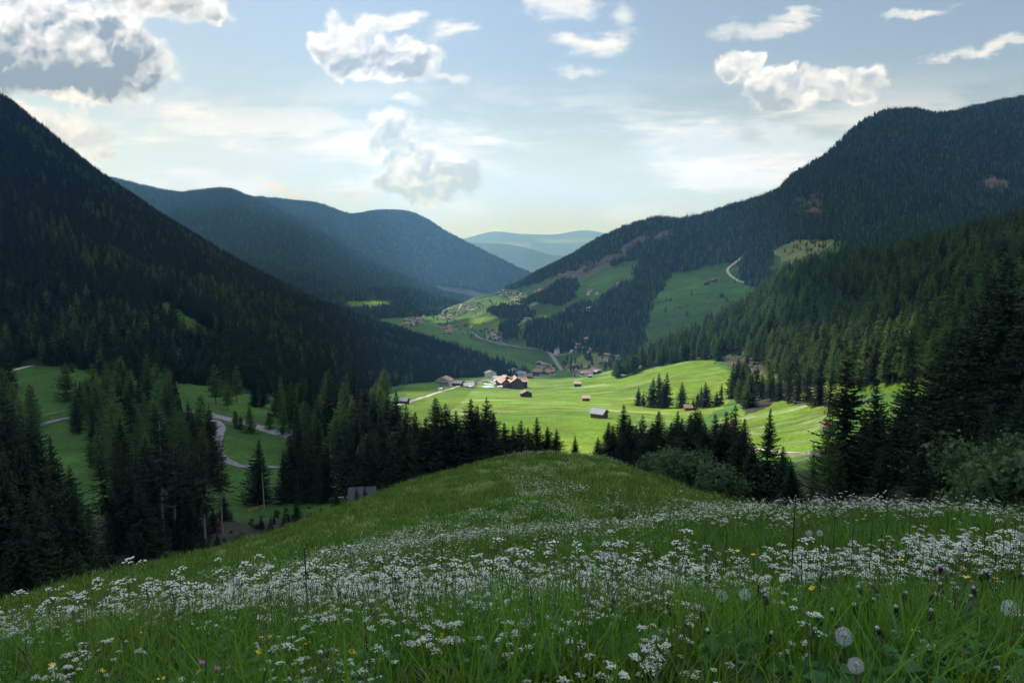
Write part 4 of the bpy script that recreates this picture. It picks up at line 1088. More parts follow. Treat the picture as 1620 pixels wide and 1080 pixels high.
    # buildings around the hotel
    for x, y, w, l, h, wl, rf, rt, lb in [(776,597,14,12,7,'plaster','greyroof',.3,'grey roofed house behind the parking left of the hotel'),(788,603,10,10,5,'plaster','metalroof',1.2,'pale low house at the corner of the hotel'),
                                          (815,594,18,14,8,'plaster','greyroof',.4,'large dark roofed house behind the hotel'),(826,596,12,10,6,'plaster','metalroof',1.3,'pale roofed house right behind the hotel'),
                                          (838,598,16,8,4,'brownwood','redroof',1.4,'long low red roofed building right of the hotel'),(744,613,11,9,3,'plaster','metalroof',1.3,'flat pale pavilion by the hotel pool')]:
        p = on_ground(x, y, 600, 1300); e = place('house', p, rt, lb, 'house'); a, b = house_meshes('h', w, l, h, w * .2, M[wl], M[rf], 1.2); link('wall', a, e); link('roof', b, e)
        for k in range(3): link('window', WIN, e, (-w * .3 + k * w * .3, -l / 2 - .05, 1.2))
    # farm roof peeping over the meadow crest
    p = P3(573, 770.5, 200); z = float(GZ(p[0], p[1])); e = place('farmhouse', (p[0], p[1], z), radians(98), 'grey slate roof of a farmhouse peeping over the meadow edge', 'house')
    H = p[2] - z; a, b = house_meshes('farmhouse', 8, 6.2, H - 3.0, 2.8, M['plaster'], M['slate'], .7, M['darkwood']); link('wall', a, e); link('roof', b, e)
    # pool terrace
    pp = on_ground(768, 612.5, 600); mb = MB(); mb.box(-9, 9, -4, 4, -.3, .2, 0); mb.box(-10.5, 10.5, -5.5, 5.5, -.6, .12, 1)
    e = place('swimming_pool', pp, .1, 'pale blue hotel pool with a stone rim', 'pool'); q = MB(); q.box(-9, 9, -4, 4, -.3, .25); link('water_surface', q.mesh('pool_water', [M['pool']]), e)
    q = MB()
    for a_ in ((-10.5, 10.5, -5.5, -4), (-10.5, 10.5, 4, 5.5), (-10.5, -9, -4, 4), (9, 10.5, -4, 4)): q.box(*a_, -.5, .4)
    link('stone_rim', q.mesh('pool_rim', [M['track']]), e)
    can = MB(); 
    for k in range(8):
        a0, a1 = 2*pi*k/8, 2*pi*(k+1)/8; can.quad((cos(a0)*1.9, sin(a0)*1.9, 2.3), (cos(a1)*1.9, sin(a1)*1.9, 2.3), (0, 0, 2.95))
    can = can.mesh('parasol_canopy', [M['white']]); pol = MB(); pol.tube([(0,0,-.2),(0,0,2.95)], .05, 5); pol = pol.mesh('parasol_pole', [M['white']])
    for i in range(26):
        x, y = random.uniform(772, 797), random.uniform(602.5, 614.5)
        if i % 3 == 0: x, y = random.uniform(741, 775), random.uniform(609, 616)
        p = on_ground(x, y, 600); e = place('parasol', p, 0, 'white parasol on the terrace left of the hotel', 'parasol', 'white parasols on the hotel terrace'); link('pole', pol, e); link('canopy', can, e)
    # cars
    def car_meshes():
        b = MB(); prof = [(-2.1,.35),(-2.15,.75),(-1.9,.95),(-1.15,1.0),(-.75,1.42),(.75,1.45),(1.35,1.05),(2.05,.9),(2.15,.6),(2.1,.35)]
        n = len(prof)
        for i in range(n):
            (xa, za), (xb, zb) = prof[i], prof[(i + 1) % n]; wa = .85 if za < 1.1 else .68; wb = .85 if zb < 1.1 else .68
            b.quad((xa, -wa, za), (xb, -wb, zb), (xb, wb, zb), (xa, wa, za))
        for s in (-1, 1):
            pts = [(x, s * (.85 if z < 1.1 else .68), z) for x, z in prof]; b.quad(*(pts if s < 0 else pts[::-1]))
        g = MB()
        for s in (-1, 1): g.quad((-1.1, s*.80, 1.02), (1.25, s*.80, 1.04), (.72, s*.695, 1.40), (-.72, s*.695, 1.38))
        g.quad((-1.14,-.7,1.03),(-.78,-.6,1.38),(-.78,.6,1.38),(-1.14,.7,1.03)); g.quad((1.33,-.7,1.08),(.79,-.6,1.41),(.79,.6,1.41),(1.33,.7,1.08))
        w = MB(); w.tube([(0,-.11,0),(0,.11,0)], .33, 12); 
        return b, g.mesh('car_windows', [M['glass']]), w.mesh('wheel', [M['rubber']])
    cb, cg, cw = car_meshes(); paints = [('white', (.7,.7,.7)), ('silver', (.45,.47,.5)), ('dark grey', (.06,.06,.07)), ('red', (.35,.03,.03)), ('blue', (.05,.1,.3))]
    cms = [(nm, cb.mesh('car_body', [simple('car_paint_' + nm.replace(' ', '_'), c, .3, .02, 1, spec=.6)])) for nm, c in paints]
    def car(p, rot, ci, label, group=None, s=1.0, nm='parked_car'):
        e = place(nm, p, rot, label, 'car', group); e.scale = (s,) * 3
        link('body', cms[ci][1], e); link('window_glass', cg, e)
        for x in (-1.35, 1.4):
            for y in (-.78, .78): link('wheel', cw, e, (x, y, .33))
    for row, (xa, ya, xb, yb, n) in enumerate([(738,604.5,789,602.2,17),(742,606.5,782,604.0,12)]):
        for k in range(n):
            t = k / (n - 1); ci = random.choice([0, 0, 1, 1, 2, 3, 4]); p = on_ground(xa + (xb - xa) * t, ya + (yb - ya) * t, 600, 1300)
            car(p, 1.3, ci, cms[ci][0] + ' car in the ' + ('back' if row == 0 else 'front') + ' row of the hotel car park', cms[ci][0] + ' cars in the ' + ('back' if row == 0 else 'front') + ' row')
    car(on_ground(538, 778, 200), .3, 0, 'white car parked on the gravel lot beside the clump of tall spruces')
    pv = on_ground(698, 618.5, 500); e = place('camper_van', pv, .9, 'boxy white and brown camper van on the grass beside the lane', 'van')
    q = MB(); q.box(-3, 1.6, -1.1, 1.1, .5, 3.0); link('body', q.mesh('camper_body', [M['white']]), e); q = MB(); q.box(1.6, 3.1, -1.0, 1.0, .5, 1.9); q.quad((1.61,-.95,2.9),(3.0,-.9,1.91),(3.0,.9,1.91),(1.61,.95,2.9)); link('cab', q.mesh('camper_cab', [M['darkwood']]), e)
    q = MB(); q.box(-2.6, -.4, -1.13, 1.13, 1.6, 2.4); link('window_glass', q.mesh('camper_window', [M['glass']]), e)
    for x in (-2, 2.2):
        for y in (-1, 1): link('wheel', cw, e, (x, y, .4), scale=1.2)
    # the villages and farms of the far slope
    protos = []
    for k, (w, l, h, up, wl, rf) in enumerate([(11,13,6,'darkwood','plaster','brownroof'),(10,12,6.5,None,'plaster','greyroof'),(12,12,6,None,'plaster','redroof'),(9,12,5,None,'darkwood','greyroof'),(13,14,7,'brownwood','plaster','brownroof'),(10,11,6,None,'cream','redroof')]):
        a, b = house_meshes('far_house', w, l, h, w * .22, M[wl], M[rf], 1.2, M[up] if up else None); protos.append((a, b, {'plaster': 'white walled', 'darkwood': 'dark timber', 'cream': 'cream walled'}[wl] + ' house with a ' + {'brownroof': 'brown', 'greyroof': 'grey', 'redroof': 'red'}[rf] + ' roof'))
    C = [(637,670,499,517,26,'in the far village at the valley bend'),(670,690,490,498,7,'on the rise above the far village'),(696,712,493,507,10,'in the dense hamlet on the near rise'),(709,727,485,493,6,'at the head of the pale farm lane'),(733,760,484,493,10,'in the row above the big pale field'),
         (732,753,473,478,5,'along the grassy ridge line'),(784,803,457,471,8,'in the upper hamlet on the ridge'),(808,829,462,481,13,'in the highest hamlet under the scree'),(693,723,515,530,10,'beside the valley road near the village'),
         (772,794,524,537,8,'in the hamlet above the valley road'),(825,840,489,495,4,'inside the bend of the lane'),(813,838,499,511,8,'below the bend of the lane'),(853,873,524,534,4,'behind the dark copse'),
         (927,947,459,469,3,'at the lone farm below the scree'),(966,993,452,459,4,'at the edge of the wooded gully'),(907,935,490,499,5,'at the farm on the terrace'),(897,937,541,558,9,'in the cluster above the round field'),
         (850,874,579,595,9,'in the crowded hamlet behind the hotel'),(902,945,585,595,12,'in the hamlet beyond the meadow rim'),(948,981,561,573,4,'at the farm beside the wooded gully')]
    for x0, x1, y0, y1, n, where in C:
        used = []; k = 0; t = 0
        while k < n and t < 400:
            t += 1; x, y = random.uniform(x0, x1), random.uniform(y0, y1)
            if where.startswith('in the far village') and abs((y - 508) + .35 * (x - 655)) > 7: continue
            p = on_slope(x, y)
            if p is None or any((p[0]-q[0])**2 + (p[1]-q[1])**2 < 200 for q in used): continue
            used.append(p); k += 1; j = random.choice([0,0,1,1,2,3,4,0]) if x < 700 else random.choice([0,0,1,3,3,4,4,2])
            s = random.uniform(.75, 1.1); e = place('house', p - [0, 0, .6], random.uniform(-.5, .5) + (pi/2 if random.random() < .4 else 0), protos[j][2] + ' ' + where, 'house', protos[j][2] + 's ' + where)
            e.scale = (s, s, s); link('wall', protos[j][0], e); link('roof', protos[j][1], e)
    for x, y, j, lb in [(746,518,1,'lone white house below the wide pale field'),(1118,450,3,'lower of two sheds high on the green slope'),(1129,446,3,'upper of two sheds high on the green slope'),(1023,510,3,'lone grey shed at the wood edge on the green slope'),(862,426,3,'tiny pale house on the distant ridge shoulder')]:
        p = on_slope(x, y)
        if p is None: continue
        e = place('house' if 'house' in lb else 'shed', p, .3, lb, 'house' if 'house' in lb else 'shed'); link('wall', protos[j][0], e); link('roof', protos[j][1], e)
    p = on_slope(881, 559); e = place('chapel', p, .4, 'little white chapel with a pointed spire by the road', 'chapel')
    a, b = house_meshes('chapel', 7, 12, 6, 4, M['plaster'], M['greyroof'], .5); link('wall', a, e); link('roof', b, e)
    q = MB(); q.box(-2, 2, -9.5, -6.05, -2, 11); link('tower', q.mesh('chapel_tower', [M['plaster']]), e)
    q = MB(); c4 = [(-2.3,-9.8,11),(2.3,-9.8,11),(2.3,-5.8,11),(-2.3,-5.8,11)]
    for k in range(4): q.quad(c4[k], c4[(k+1) % 4], (0, -7.8, 17))
    link('spire', q.mesh('chapel_spire', [M['greyroof']]), e)

def make_logs():
    lm = []
    for k in range(5):
        mb = MB(); L_ = 9 + 2.5 * k; mb.tube([(-L_/2, 0, 0), (0, .15, .05), (L_/2, 0, 0)], [.34, .28, .12], 7)
        for j in range(10):
            x = -L_/2 + L_ * (.25 + .07 * j); a = random.uniform(0, 6.28); mb.tube([(x, 0, 0), (x + .5, cos(a) * 1.3, sin(a) * 1.3)], [.06, .02], 4)
        lm.append(mb.mesh('fallen_log', [M['deadbark']]))
    for i in range(90):
        if i < 60: x = random.uniform(1058, 1205); T = random.uniform(.02, .16)
        elif i < 72: x = random.uniform(1205, 1330); T = random.uniform(.1, .5)
        else: x = random.uniform(1180, 1300); T = -1
        if T >= 0:
            a, _ = slope_of(x, 570); X, Y, Z = SPUR(a, T)
        else:
            X, Y, Z = on_ground(x, random.uniform(608, 640), 350)
        e = link('fallen_log', random.choice(lm), None, (X, Y, Z + .5), random.gauss(.2, .7), random.uniform(.7, 1.25)); e.rotation_euler[1] = random.gauss(0, .12)
        w = 'in the windthrow along the lower edge of the spur' if 0 <= T < .17 else 'lying inside the spur wood' if T >= 0 else 'on the brown clearing by the slim spruces'
        tag(e, 'bleached fallen trunk ' + w, 'log', 'fallen trunks ' + w)
LOG = []
# ------------------------------------------------------------------ the near meadow
def blade_mesh(name, seed, n, hmin, hmax, w, spread, mats, heads=.12, seg=4, lean=.5, leaf=0, flat=False):
    r = np.random.default_rng(seed); V = []; Fq = []; mi = []
    def strip(base, az, L, ww, bend, m, ns=seg):
        b = len(V); side = np.array([-sin(az + .3), cos(az + .3), 0]); 
        for i in range(ns + 1):
            t = i / ns; o = bend * t * t; p = np.array([base[0] + cos(az) * o * L, base[1] + sin(az) * o * L, L * (t - .35 * bend * t * t)])
            k = ww * (1 - t ** 2.2) * (.55 + .6 * min(1, t * 3)) + .0002
            V.append(p - side * k); V.append(p + side * k)
        for i in range(ns): Fq.append((b + 2*i, b + 2*i + 1, b + 2*i + 3, b + 2*i + 2)); mi.append(m)
        return V[-1]
    for i in range(n):
        a = r.random() * 6.28; d = spread * sqrt(r.random()); base = (cos(a) * d, sin(a) * d); L = r.uniform(hmin, hmax)
        if r.random() < heads:      # flowering stalk of grass
            L *= 1.35; az = r.random() * 6.28; strip(base, az, L, w * .35, .12, 1, 3)
            tip = np.array([base[0] + cos(az) * .12 * L, base[1] + sin(az) * .12 * L, L * .96])
            for k in range(7):
                b = len(V); z = tip + np.array([0, 0, -.012 * k * L / .5]); t = r.random() * 6.28; o = np.array([cos(t), sin(t), .9]) * .012 * (1 + k * .3)
                s = np.array([-sin(t), cos(t), 0]) * .0016; V.extend([z - s, z + s, z + o + s, z + o - s]); Fq.append((b, b+1, b+2, b+3)); mi.append(1)
        else: strip(base, r.random() * 6.28, L, w * r.uniform(.6, 1.3), lean * r.uniform(.1, 1.4), 0 if r.random() < .85 else 2)
    for i in range(leaf):           # broad leaves low in the sward
        a = r.random() * 6.28; d = spread * sqrt(r.random()); z = r.uniform(.04, .2); az = r.random() * 6.28; b = len(V)
        L = r.uniform(.025, .06); W_ = L * .32; c = np.array([cos(a) * d, sin(a) * d, z]); u = np.array([cos(az), sin(az), r.uniform(-.3, .5)]); s = np.array([-sin(az), cos(az), r.uniform(-.3, .3)])
        V.extend([c, c + u * L * .5 - s * W_, c + u * L, c + u * L * .5 + s * W_]); Fq.append((b, b+1, b+2, b+3)); mi.append(2)
    return mesh_np(name, np.array(V), [np.array(Fq)], mats, False, mi)

G1 = foliage('grass_blades', (.066, .158, .009), (.17, .305, .020), .35, 1.5, .3)
G2 = foliage('grass_heads', (.06, .085, .03), (.10, .13, .05), .2, 2, .3)
G3 = foliage('leafy_herbs', (.035, .11, .02), (.06, .16, .04), .3, 3, .3)
G4 = foliage('yellow_green_grass', (.075, .155, .016), (.14, .235, .03), .35, .8, .3)
W = simple('white_petals', (.62, .63, .47), .7, .06, 30); STEM = foliage('flower_stems', (.04, .09, .02), (.07, .14, .03), .2, 3, .2); DSTEM = foliage('dark_stems', (.02, .03, .015), (.05, .045, .03), .05, 3, .2)
YEL = simple('yellow_petals', (.80, .50, .02), .6, .1, 20); PNK = simple('pink_petals', (.62, .16, .42), .6, .1, 20); BLU = simple('blue_petals', (.16, .26, .70), .6, .1, 20)
FLUFF = foliage('seed_down', (.62, .62, .58), (.78, .78, .74), .5, 5, .1); BUD = foliage('closed_heads', (.03, .04, .02), (.06, .06, .035), .1, 8, .2); BRST = foliage('brown_stems', (.10, .085, .04), (.13, .12, .05), .2, 5, .2)

def umbel(seed, R=.03, n=11, dot=.0026, petals=9, k=6, dome=.25):
    """one flat topped white flower head on thin rays"""
    r = np.random.default_rng(seed); V = []; Fq = []; mi = []
    for i in range(n):
        a = i * 2.4 + r.normal(0, .15); d = R * sqrt((i + .4) / n); c = np.array([cos(a) * d, sin(a) * d, .035 * R / .03 + dome * R * (1 - (d / R) ** 2) + r.normal(0, .0015)])
        b = len(V); s = np.array([-sin(a), cos(a), 0]) * .0006; V.extend([-s, s, c + s, c - s]); Fq.append((b, b+1, b+2, b+3)); mi.append(1)
        for j in range(petals):
            t = r.random() * 6.28; dd = R * .24 * sqrt(r.random()); p = c + np.array([cos(t) * dd, sin(t) * dd, r.uniform(0, .003)])
            q = dot * r.uniform(.8, 1.4); ph = r.random() * 3; nrm = r.normal(0, .35, 2)
            b = len(V)
            for m_ in range(4):
                x, y = cos(ph + 1.57 * m_) * q, sin(ph + 1.57 * m_) * q; V.append(p + np.array([x, y, nrm[0] * x + nrm[1] * y]))
            Fq.append((b, b+1, b+2, b+3)); mi.append(0)
    return np.array(V), np.array(Fq), np.array(mi)

def rot_xy(V, tx, ty):
    c, s = cos(tx), sin(tx); V = V @ np.array([[1,0,0],[0,c,s],[0,-s,c]]); c, s = cos(ty), sin(ty); return V @ np.array([[c,0,-s],[0,1,0],[s,0,c]])

UM_HI = [umbel(900 + i, .021 + .005 * (i % 3), 9 + 2 * i, .0021, 11) for i in range(4)]
UM_ME = [mesh_np('umbel', v, [f], [W, STEM], False, m_) for v, f, m_ in UM_HI]
UM_LO = [umbel(920 + i, .023, 8, .0036, 4) for i in range(3)]
def parsley_plan(seed, H=.62):
    """stem mesh and the places of its umbels"""
    r = random.Random(seed); mb = MB(); sp = []
    top = np.array([r.uniform(-.03, .03), r.uniform(-.03, .03), H * .62]); mb.tube([(0,0,-.05), tuple(top * .5 + np.array([.01, 0, 0])), tuple(top)], [.0028, .0024, .002], 5)
    n = r.choice([4, 5, 6, 7])
    for i in range(n):
        a = 2 * pi * i / n + r.uniform(-.4, .4); z0 = H * r.uniform(.42, .62); o = r.uniform(.03, .10); hz = H * r.uniform(.78, 1.0)
        b = top * (z0 / top[2]); t = np.array([b[0] + cos(a) * o, b[1] + sin(a) * o, hz - .035])
        mb.tube([tuple(b), tuple((b + t) / 2 + np.array([cos(a) * .01, sin(a) * .01, -.01])), tuple(t)], [.0018, .0014, .001], 4); sp.append((t, r.uniform(-.25, .25), r.uniform(-.25, .25), r.uniform(.75, 1.15)))
    for i in range(5):      # divided leaves low on the stem
        a = r.uniform(0, 6.28); z = H * r.uniform(.1, .4); L_ = r.uniform(.07, .13)
        for j in range(9):
            t = .2 + .1 * j; for_s = (1 - t) * .05 + .01
            c = np.array([cos(a) * L_ * t, sin(a) * L_ * t, z + .03 * t]); s = np.array([-sin(a), cos(a), 0.]) * for_s; u = np.array([cos(a), sin(a), 0.]) * .008
            mb.quad(c - u * .5, c + s + u, c + u * 1.2, c - s + u, m=0)
    return mb.mesh('parsley_stem', [STEM]), sp
PLANS = [parsley_plan(40 + i) for i in range(6)]
def parsley_joined(name, seed, lo=True):
    r = random.Random(seed); H = .62; V = []; Fq = []; mi = []; off = 0
    for i in range(r.choice([4, 5, 6])):
        v, f, m_ = UM_LO[i % 3]; a = r.uniform(0, 6.28); o = r.uniform(0, .12); v = rot_xy(v * r.uniform(.8, 1.25), r.uniform(-.25, .25), r.uniform(-.25, .25)) + np.array([cos(a) * o, sin(a) * o, H * r.uniform(.75, .98) - .03])
        V.append(v); Fq.append(f + off); mi.append(m_); off += len(v)
        b = v[0]; s = np.array([.0012, .0008, 0]); q = np.array([b - s, b + s, [s[0], s[1], .0], [-s[0], -s[1], .0]]); V.append(q); Fq.append(np.array([[0,1,2,3]]) + off); mi.append(np.array([1])); off += 4
    return mesh_np(name, np.concatenate(V), [np.concatenate(Fq)], [W, STEM], False, np.concatenate(mi))
def far_heads(name, seed, n=5, spread=.14, big=.028):
    r = np.random.default_rng(seed); V = []; Fq = []
    for i in range(n):
        a = r.random() * 6.28; o = spread * sqrt(r.random()); c = np.array([cos(a) * o, sin(a) * o, .5 + r.uniform(-.12, .06)])
        for j in range(4):
            p = c + np.array([r.normal(0, big * .45), r.normal(0, big * .45), r.normal(0, .004)]); q = big * .5 * r.uniform(.6, 1.1); ph = r.random() * 3; t = r.normal(0, .3, 2); b = len(V)
            for m_ in range(4): x, y = cos(ph + 1.57*m_) * q, sin(ph + 1.57*m_) * q; V.append(p + np.array([x, y, t[0]*x + t[1]*y + (.003 if j else 0)]))
            Fq.append((b, b+1, b+2, b+3))
    return mesh_np(name, np.array(V), [np.array(Fq)], [W])

def meadow_pts(n, r0, r1, power=2.0, amax=.95):
    """points on the hill between two distances, only where the view may reach"""
    u = rng.random(n); Y = (r0 ** power + u * (r1 ** power - r0 ** power)) ** (1 / power); a = rng.uniform(-amax, amax, n)
    X = a * (Y + 1.0); Z = MZ(X, Y); return X, Y, Z

def seen_meadow(X, Y, Z, h=.6, slack=1.2):
    """drop what lies well behind the brow"""
    n = 24; vis = np.ones(len(X), bool)
    for t in np.linspace(.15, .96, n):
        z = MZ(X * t, Y * t); vis &= (z - (Z + h) * t) < slack * t
    return vis
def flower_density(X, Y, px_, py_):
    """drifts of cow parsley as they lie on the hill"""
    n = fbm(X / 4.5, Y / 4.5, 4) + .5 * fbm(X / 1.3 + 5, Y / 1.3, 3)
    d = np.clip(.40 + 1.15 * n, .0, 1)
    jx, jy = px_ + 160 * fbm(X / 9 + 3, Y / 9, 3), py_ + 36 * fbm(X / 9, Y / 9 + 8, 3)
    bare = inpoly(jx, jy, [(-300,1050),(0,990),(150,948),(330,905),(480,880),(620,845),(800,800),(830,760),(760,700),(300,780),(-300,880)])      # the yellow green flank
    bare2 = inpoly(jx, jy, [(930,720),(1060,745),(1200,795),(1120,800),(980,790),(900,770),(905,735)])
    deep = inpoly(jx, jy, [(-60,1000),(60,965),(300,900),(350,950),(150,1010),(0,1040)])
    thick = inpoly(jx, jy, [(330,930),(560,850),(800,790),(960,790),(1000,830),(700,900),(480,960)])
    d = np.where(bare, .015, d); d = np.where(bare2, .12 * d, d); d = np.where(deep, .15 * d, d); d = np.where(thick, np.minimum(1, d * 1.05 + .08), d)
    near_right = (px_ > 1150) & (Y < 6); d = np.where(near_right, d * .5, d); d = np.where((px_ < 1100) & (Y < 6), np.clip(d * 1.3 + .3, 0, 1), np.where(Y > 6, d * .8, d))
    return d
def meadow_group(o_label): pass

def make_meadow_plants():
    # grass
    near = [blade_mesh('grass_tuft', 700 + i, 46, .16, .42, .0030, .13, [G1, G2, G3], .02, 5, .55, leaf=14) for i in range(5)]
    mid = [blade_mesh('grass_tuft_mid', 720 + i, 46, .18, .46, .0050, .22, [G1, G2, G3], .03, 3, .5, leaf=6) for i in range(5)]
    far = [blade_mesh('grass_tuft_far', 740 + i, 44, .2, .44, .012, .42, [G1, G2, G3], .08, 2, .5) for i in range(4)]
    vfar = [blade_mesh('grass_tuft_crest', 750 + i, 44, .2, .46, .020, .7, [G4, G2, G1], .12, 2, .5) for i in range(4)]
    leafy_ = [blade_mesh('herb_tuft', 760 + i, 10, .12, .3, .006, .12, [G1, G2, G3], 0, 4, .9, leaf=60) for i in range(3)]
    def lay(name, n, r0, r1, ms, lb, smin=.8, smax=1.25, power=2., sel=None):
        X, Y, Z = meadow_pts(n, r0, r1, power); k = seen_meadow(X, Y, Z)
        if sel is not None: k &= sel(X, Y, Z)
        X, Y, Z = X[k], Y[k], Z[k]; n = len(X); s = rng.uniform(smin, smax, n) * (1 + .8 * fbm(X / 2.2, Y / 2.2, 3))
        scatter(name, np.stack([X, Y, Z - .01], 1), ms, rng.random(n) * 6.28, s, lb, tilt=rng.normal(0, .09, (n, 2))); LOG.append((name, n))
    low = lambda X, Y, Z: (rng.random(len(X)) < 1)
    lay('meadow_grass', 5200, 1.0, 7.5, near, 'tall green meadow grass nearest the viewer', .8, 1.15, 1.7)
    lay('meadow_herbs', 1100, 1.2, 6, leafy_, 'low broad leaved herbs among the nearest grass', .8, 1.3, 1.6, lambda X, Y, Z: (X / Y > .25) | (rng.random(len(X)) < .2))
    lay('mid_meadow_grass', 12000, 6.5, 20, mid, 'green meadow grass on the middle of the hill')
    zone = lambda X, Y: np.clip((np.hypot(X, Y) - 22) / 16 + 2.2 * fbm(X / 8, Y / 8, 3) + .55 * inpoly(*project(X, Y, MZ(X, Y)), [(-300,1010),(0,955),(250,895),(480,865),(640,820),(760,780),(740,700),(300,800),(-300,900)]), 0, 1)
    lay('far_meadow_grass', 17000, 18, 85, far, 'green grass toward the meadow crest', .8, 1.3, 1.8, lambda X, Y, Z: rng.random(len(X)) > zone(X, Y))
    lay('crest_grass', 15000, 16, 92, vfar, 'yellow green grass on the flank and crest of the hill', .7, 1.1, 1.9, lambda X, Y, Z: rng.random(len(X)) < zone(X, Y) + .08)
    # cow parsley, near ones as plants of their own
    A_, B_ = meadow_pts(4700, 1.55, 13, 1.75), meadow_pts(2900, 1.6, 7, 1.7); X, Y, Z = (np.concatenate(c) for c in zip(A_, B_)); px_, py_ = project(X, Y, Z + .55)
    k = seen_meadow(X, Y, Z, .6, .3) & (px_ > -40) & (px_ < 1660) & (py_ < 1130) & (rng.random(len(X)) < flower_density(X, Y, px_, py_))
    idx = np.nonzero(k)[0]; idx = idx[np.argsort(Y[idx])]; own, rest = idx[:290], idx[290:]
    for j in own:
        st, sp = random.choice(PLANS); s = random.uniform(.5, .9) * (.66 if Y[j] < 3 else .88)
        e = bpy.data.objects.new('cow_parsley', None); COL.objects.link(e); e.location = (X[j], Y[j], Z[j]); e.rotation_euler = (random.gauss(0, .05), random.gauss(0, .05), random.uniform(0, 6.28)); e.scale = (s, s, s)
        wh = 'white cow parsley among the nearest grass ' + ('on the left' if px_[j] < 540 else 'in the middle' if px_[j] < 1080 else 'on the right')
        tag(e, wh, 'flower', wh.replace('white cow parsley', 'white cow parsley plants')); link('stem', st, e)
        for (t, tx, ty, us) in sp:
            u = link('umbel', random.choice(UM_ME), e, t, random.uniform(0, 6.28), us); u.rotation_euler[0] = tx; u.rotation_euler[1] = ty
    pj = [parsley_joined('parsley', 60 + i) for i in range(6)]
    n = len(rest); scatter('cow_parsley_drift', np.stack([X[rest], Y[rest], Z[rest]], 1), pj, rng.random(n) * 6.28, rng.uniform(.7, 1.12, n), 'drift of white cow parsley beyond the nearest plants', tilt=rng.normal(0, .06, (n, 2)))
    X, Y, Z = meadow_pts(19000, 12, 34, 1.9); px_, py_ = project(X, Y, Z + .5); k = seen_meadow(X, Y, Z, .6, .4) & (rng.random(len(X)) < flower_density(X, Y, px_, py_)); X, Y, Z = X[k], Y[k], Z[k]; n = len(X)
    LOG.append(('mid flowers', n))
    fh = [far_heads('heads', 80 + i, 9, .26, .017) for i in range(5)]; scatter('middle_cow_parsley_drift', np.stack([X, Y, Z], 1), fh + pj[:2], rng.random(n) * 6.28, rng.uniform(.8, 1.2, n), 'white cow parsley drift on the middle of the hill')
    X, Y, Z = meadow_pts(60000, 30, 88, 1.7); px_, py_ = project(X, Y, Z + .4); k = seen_meadow(X, Y, Z, .6, .6) & (rng.random(len(X)) < .6 * flower_density(X, Y, px_, py_) ** 1.3); X, Y, Z = X[k], Y[k], Z[k]; n = len(X)
    LOG.append(('far flowers', n))
    fh2 = [far_heads('far_heads', 90 + i, 7, .35, .034) for i in range(4)]; scatter('crest_cow_parsley_drift', np.stack([X, Y, Z], 1), fh2, rng.random(n) * 6.28, rng.uniform(.7, 1.1, n), 'thin white flower drift reaching the meadow crest')
    # yellow buttercup specks over the flank
    yb = far_heads('buttercups', 99, 4, .3, .016); yb.materials.clear(); yb.materials.append(YEL)
    X, Y, Z = meadow_pts(9000, 9, 80, 1.7); k = seen_meadow(X, Y, Z, .5, .6) & (rng.random(len(X)) < .25 + .9 * zone(X, Y)); n = k.sum()
    scatter('buttercup_specks', np.stack([X[k], Y[k], Z[k]], 1), [yb], rng.random(n) * 6.28, rng.uniform(.6, .95, n), 'tiny yellow buttercups sprinkled over the hill flank')
    # single flowers of the close foreground
    def at(x, y, Y): 
        """where a flower whose head shows at x, y stands; also the height of its head over the ground"""
        p = P3(x, y, Y); g = float(MZ(p[0], p[1])); return p[0], p[1], g, p[2] - g
    def stem_mesh(h, r_, mat, bend=.03):
        mb = MB(); mb.tube([(bend, 0, -.03), (bend * .4, 0, h * .5), (0, 0, h)], [r_ * 1.2, r_, r_ * .85], 6); return mb.mesh('stem', [mat])
    r = np.random.default_rng(5)
    def clock(R=.024, n=120):
        V = []; Fq = []
        for i in range(n):
            z = 1 - 2 * (i + .5) / n; a = i * 2.39996; s = sqrt(1 - z * z); d = np.array([cos(a) * s, sin(a) * s, z]) * R * r.uniform(.93, 1.04)
            t = np.cross(d, [0.2, .1, 1.]); t /= np.linalg.norm(t); u = np.cross(d / np.linalg.norm(d), t); b = len(V)
            V.extend([d * .2 - t * .00025, d * .2 + t * .00025, d + t * .00025, d - t * .00025]); Fq.append((b, b+1, b+2, b+3))
            for k in range(5):
                ph = 2 * pi * k / 5 + r.random(); o = t * cos(ph) + u * sin(ph); pp = t * -sin(ph) + u * cos(ph); b = len(V)
                V.extend([d - pp * .0003, d + pp * .0003, d * 1.12 + o * .0058 + pp * .0003, d * 1.12 + o * .0058 - pp * .0003]); Fq.append((b, b+1, b+2, b+3))
        return mesh_np('seed_clock', np.array(V), [np.array(Fq)], [FLUFF])
    CL = clock(); core = MB(); core.tube([(0,0,-.008),(0,0,0),(0,0,.006)], [.004,.0085,.003], 8); core = core.mesh('seed_core', [BUD])
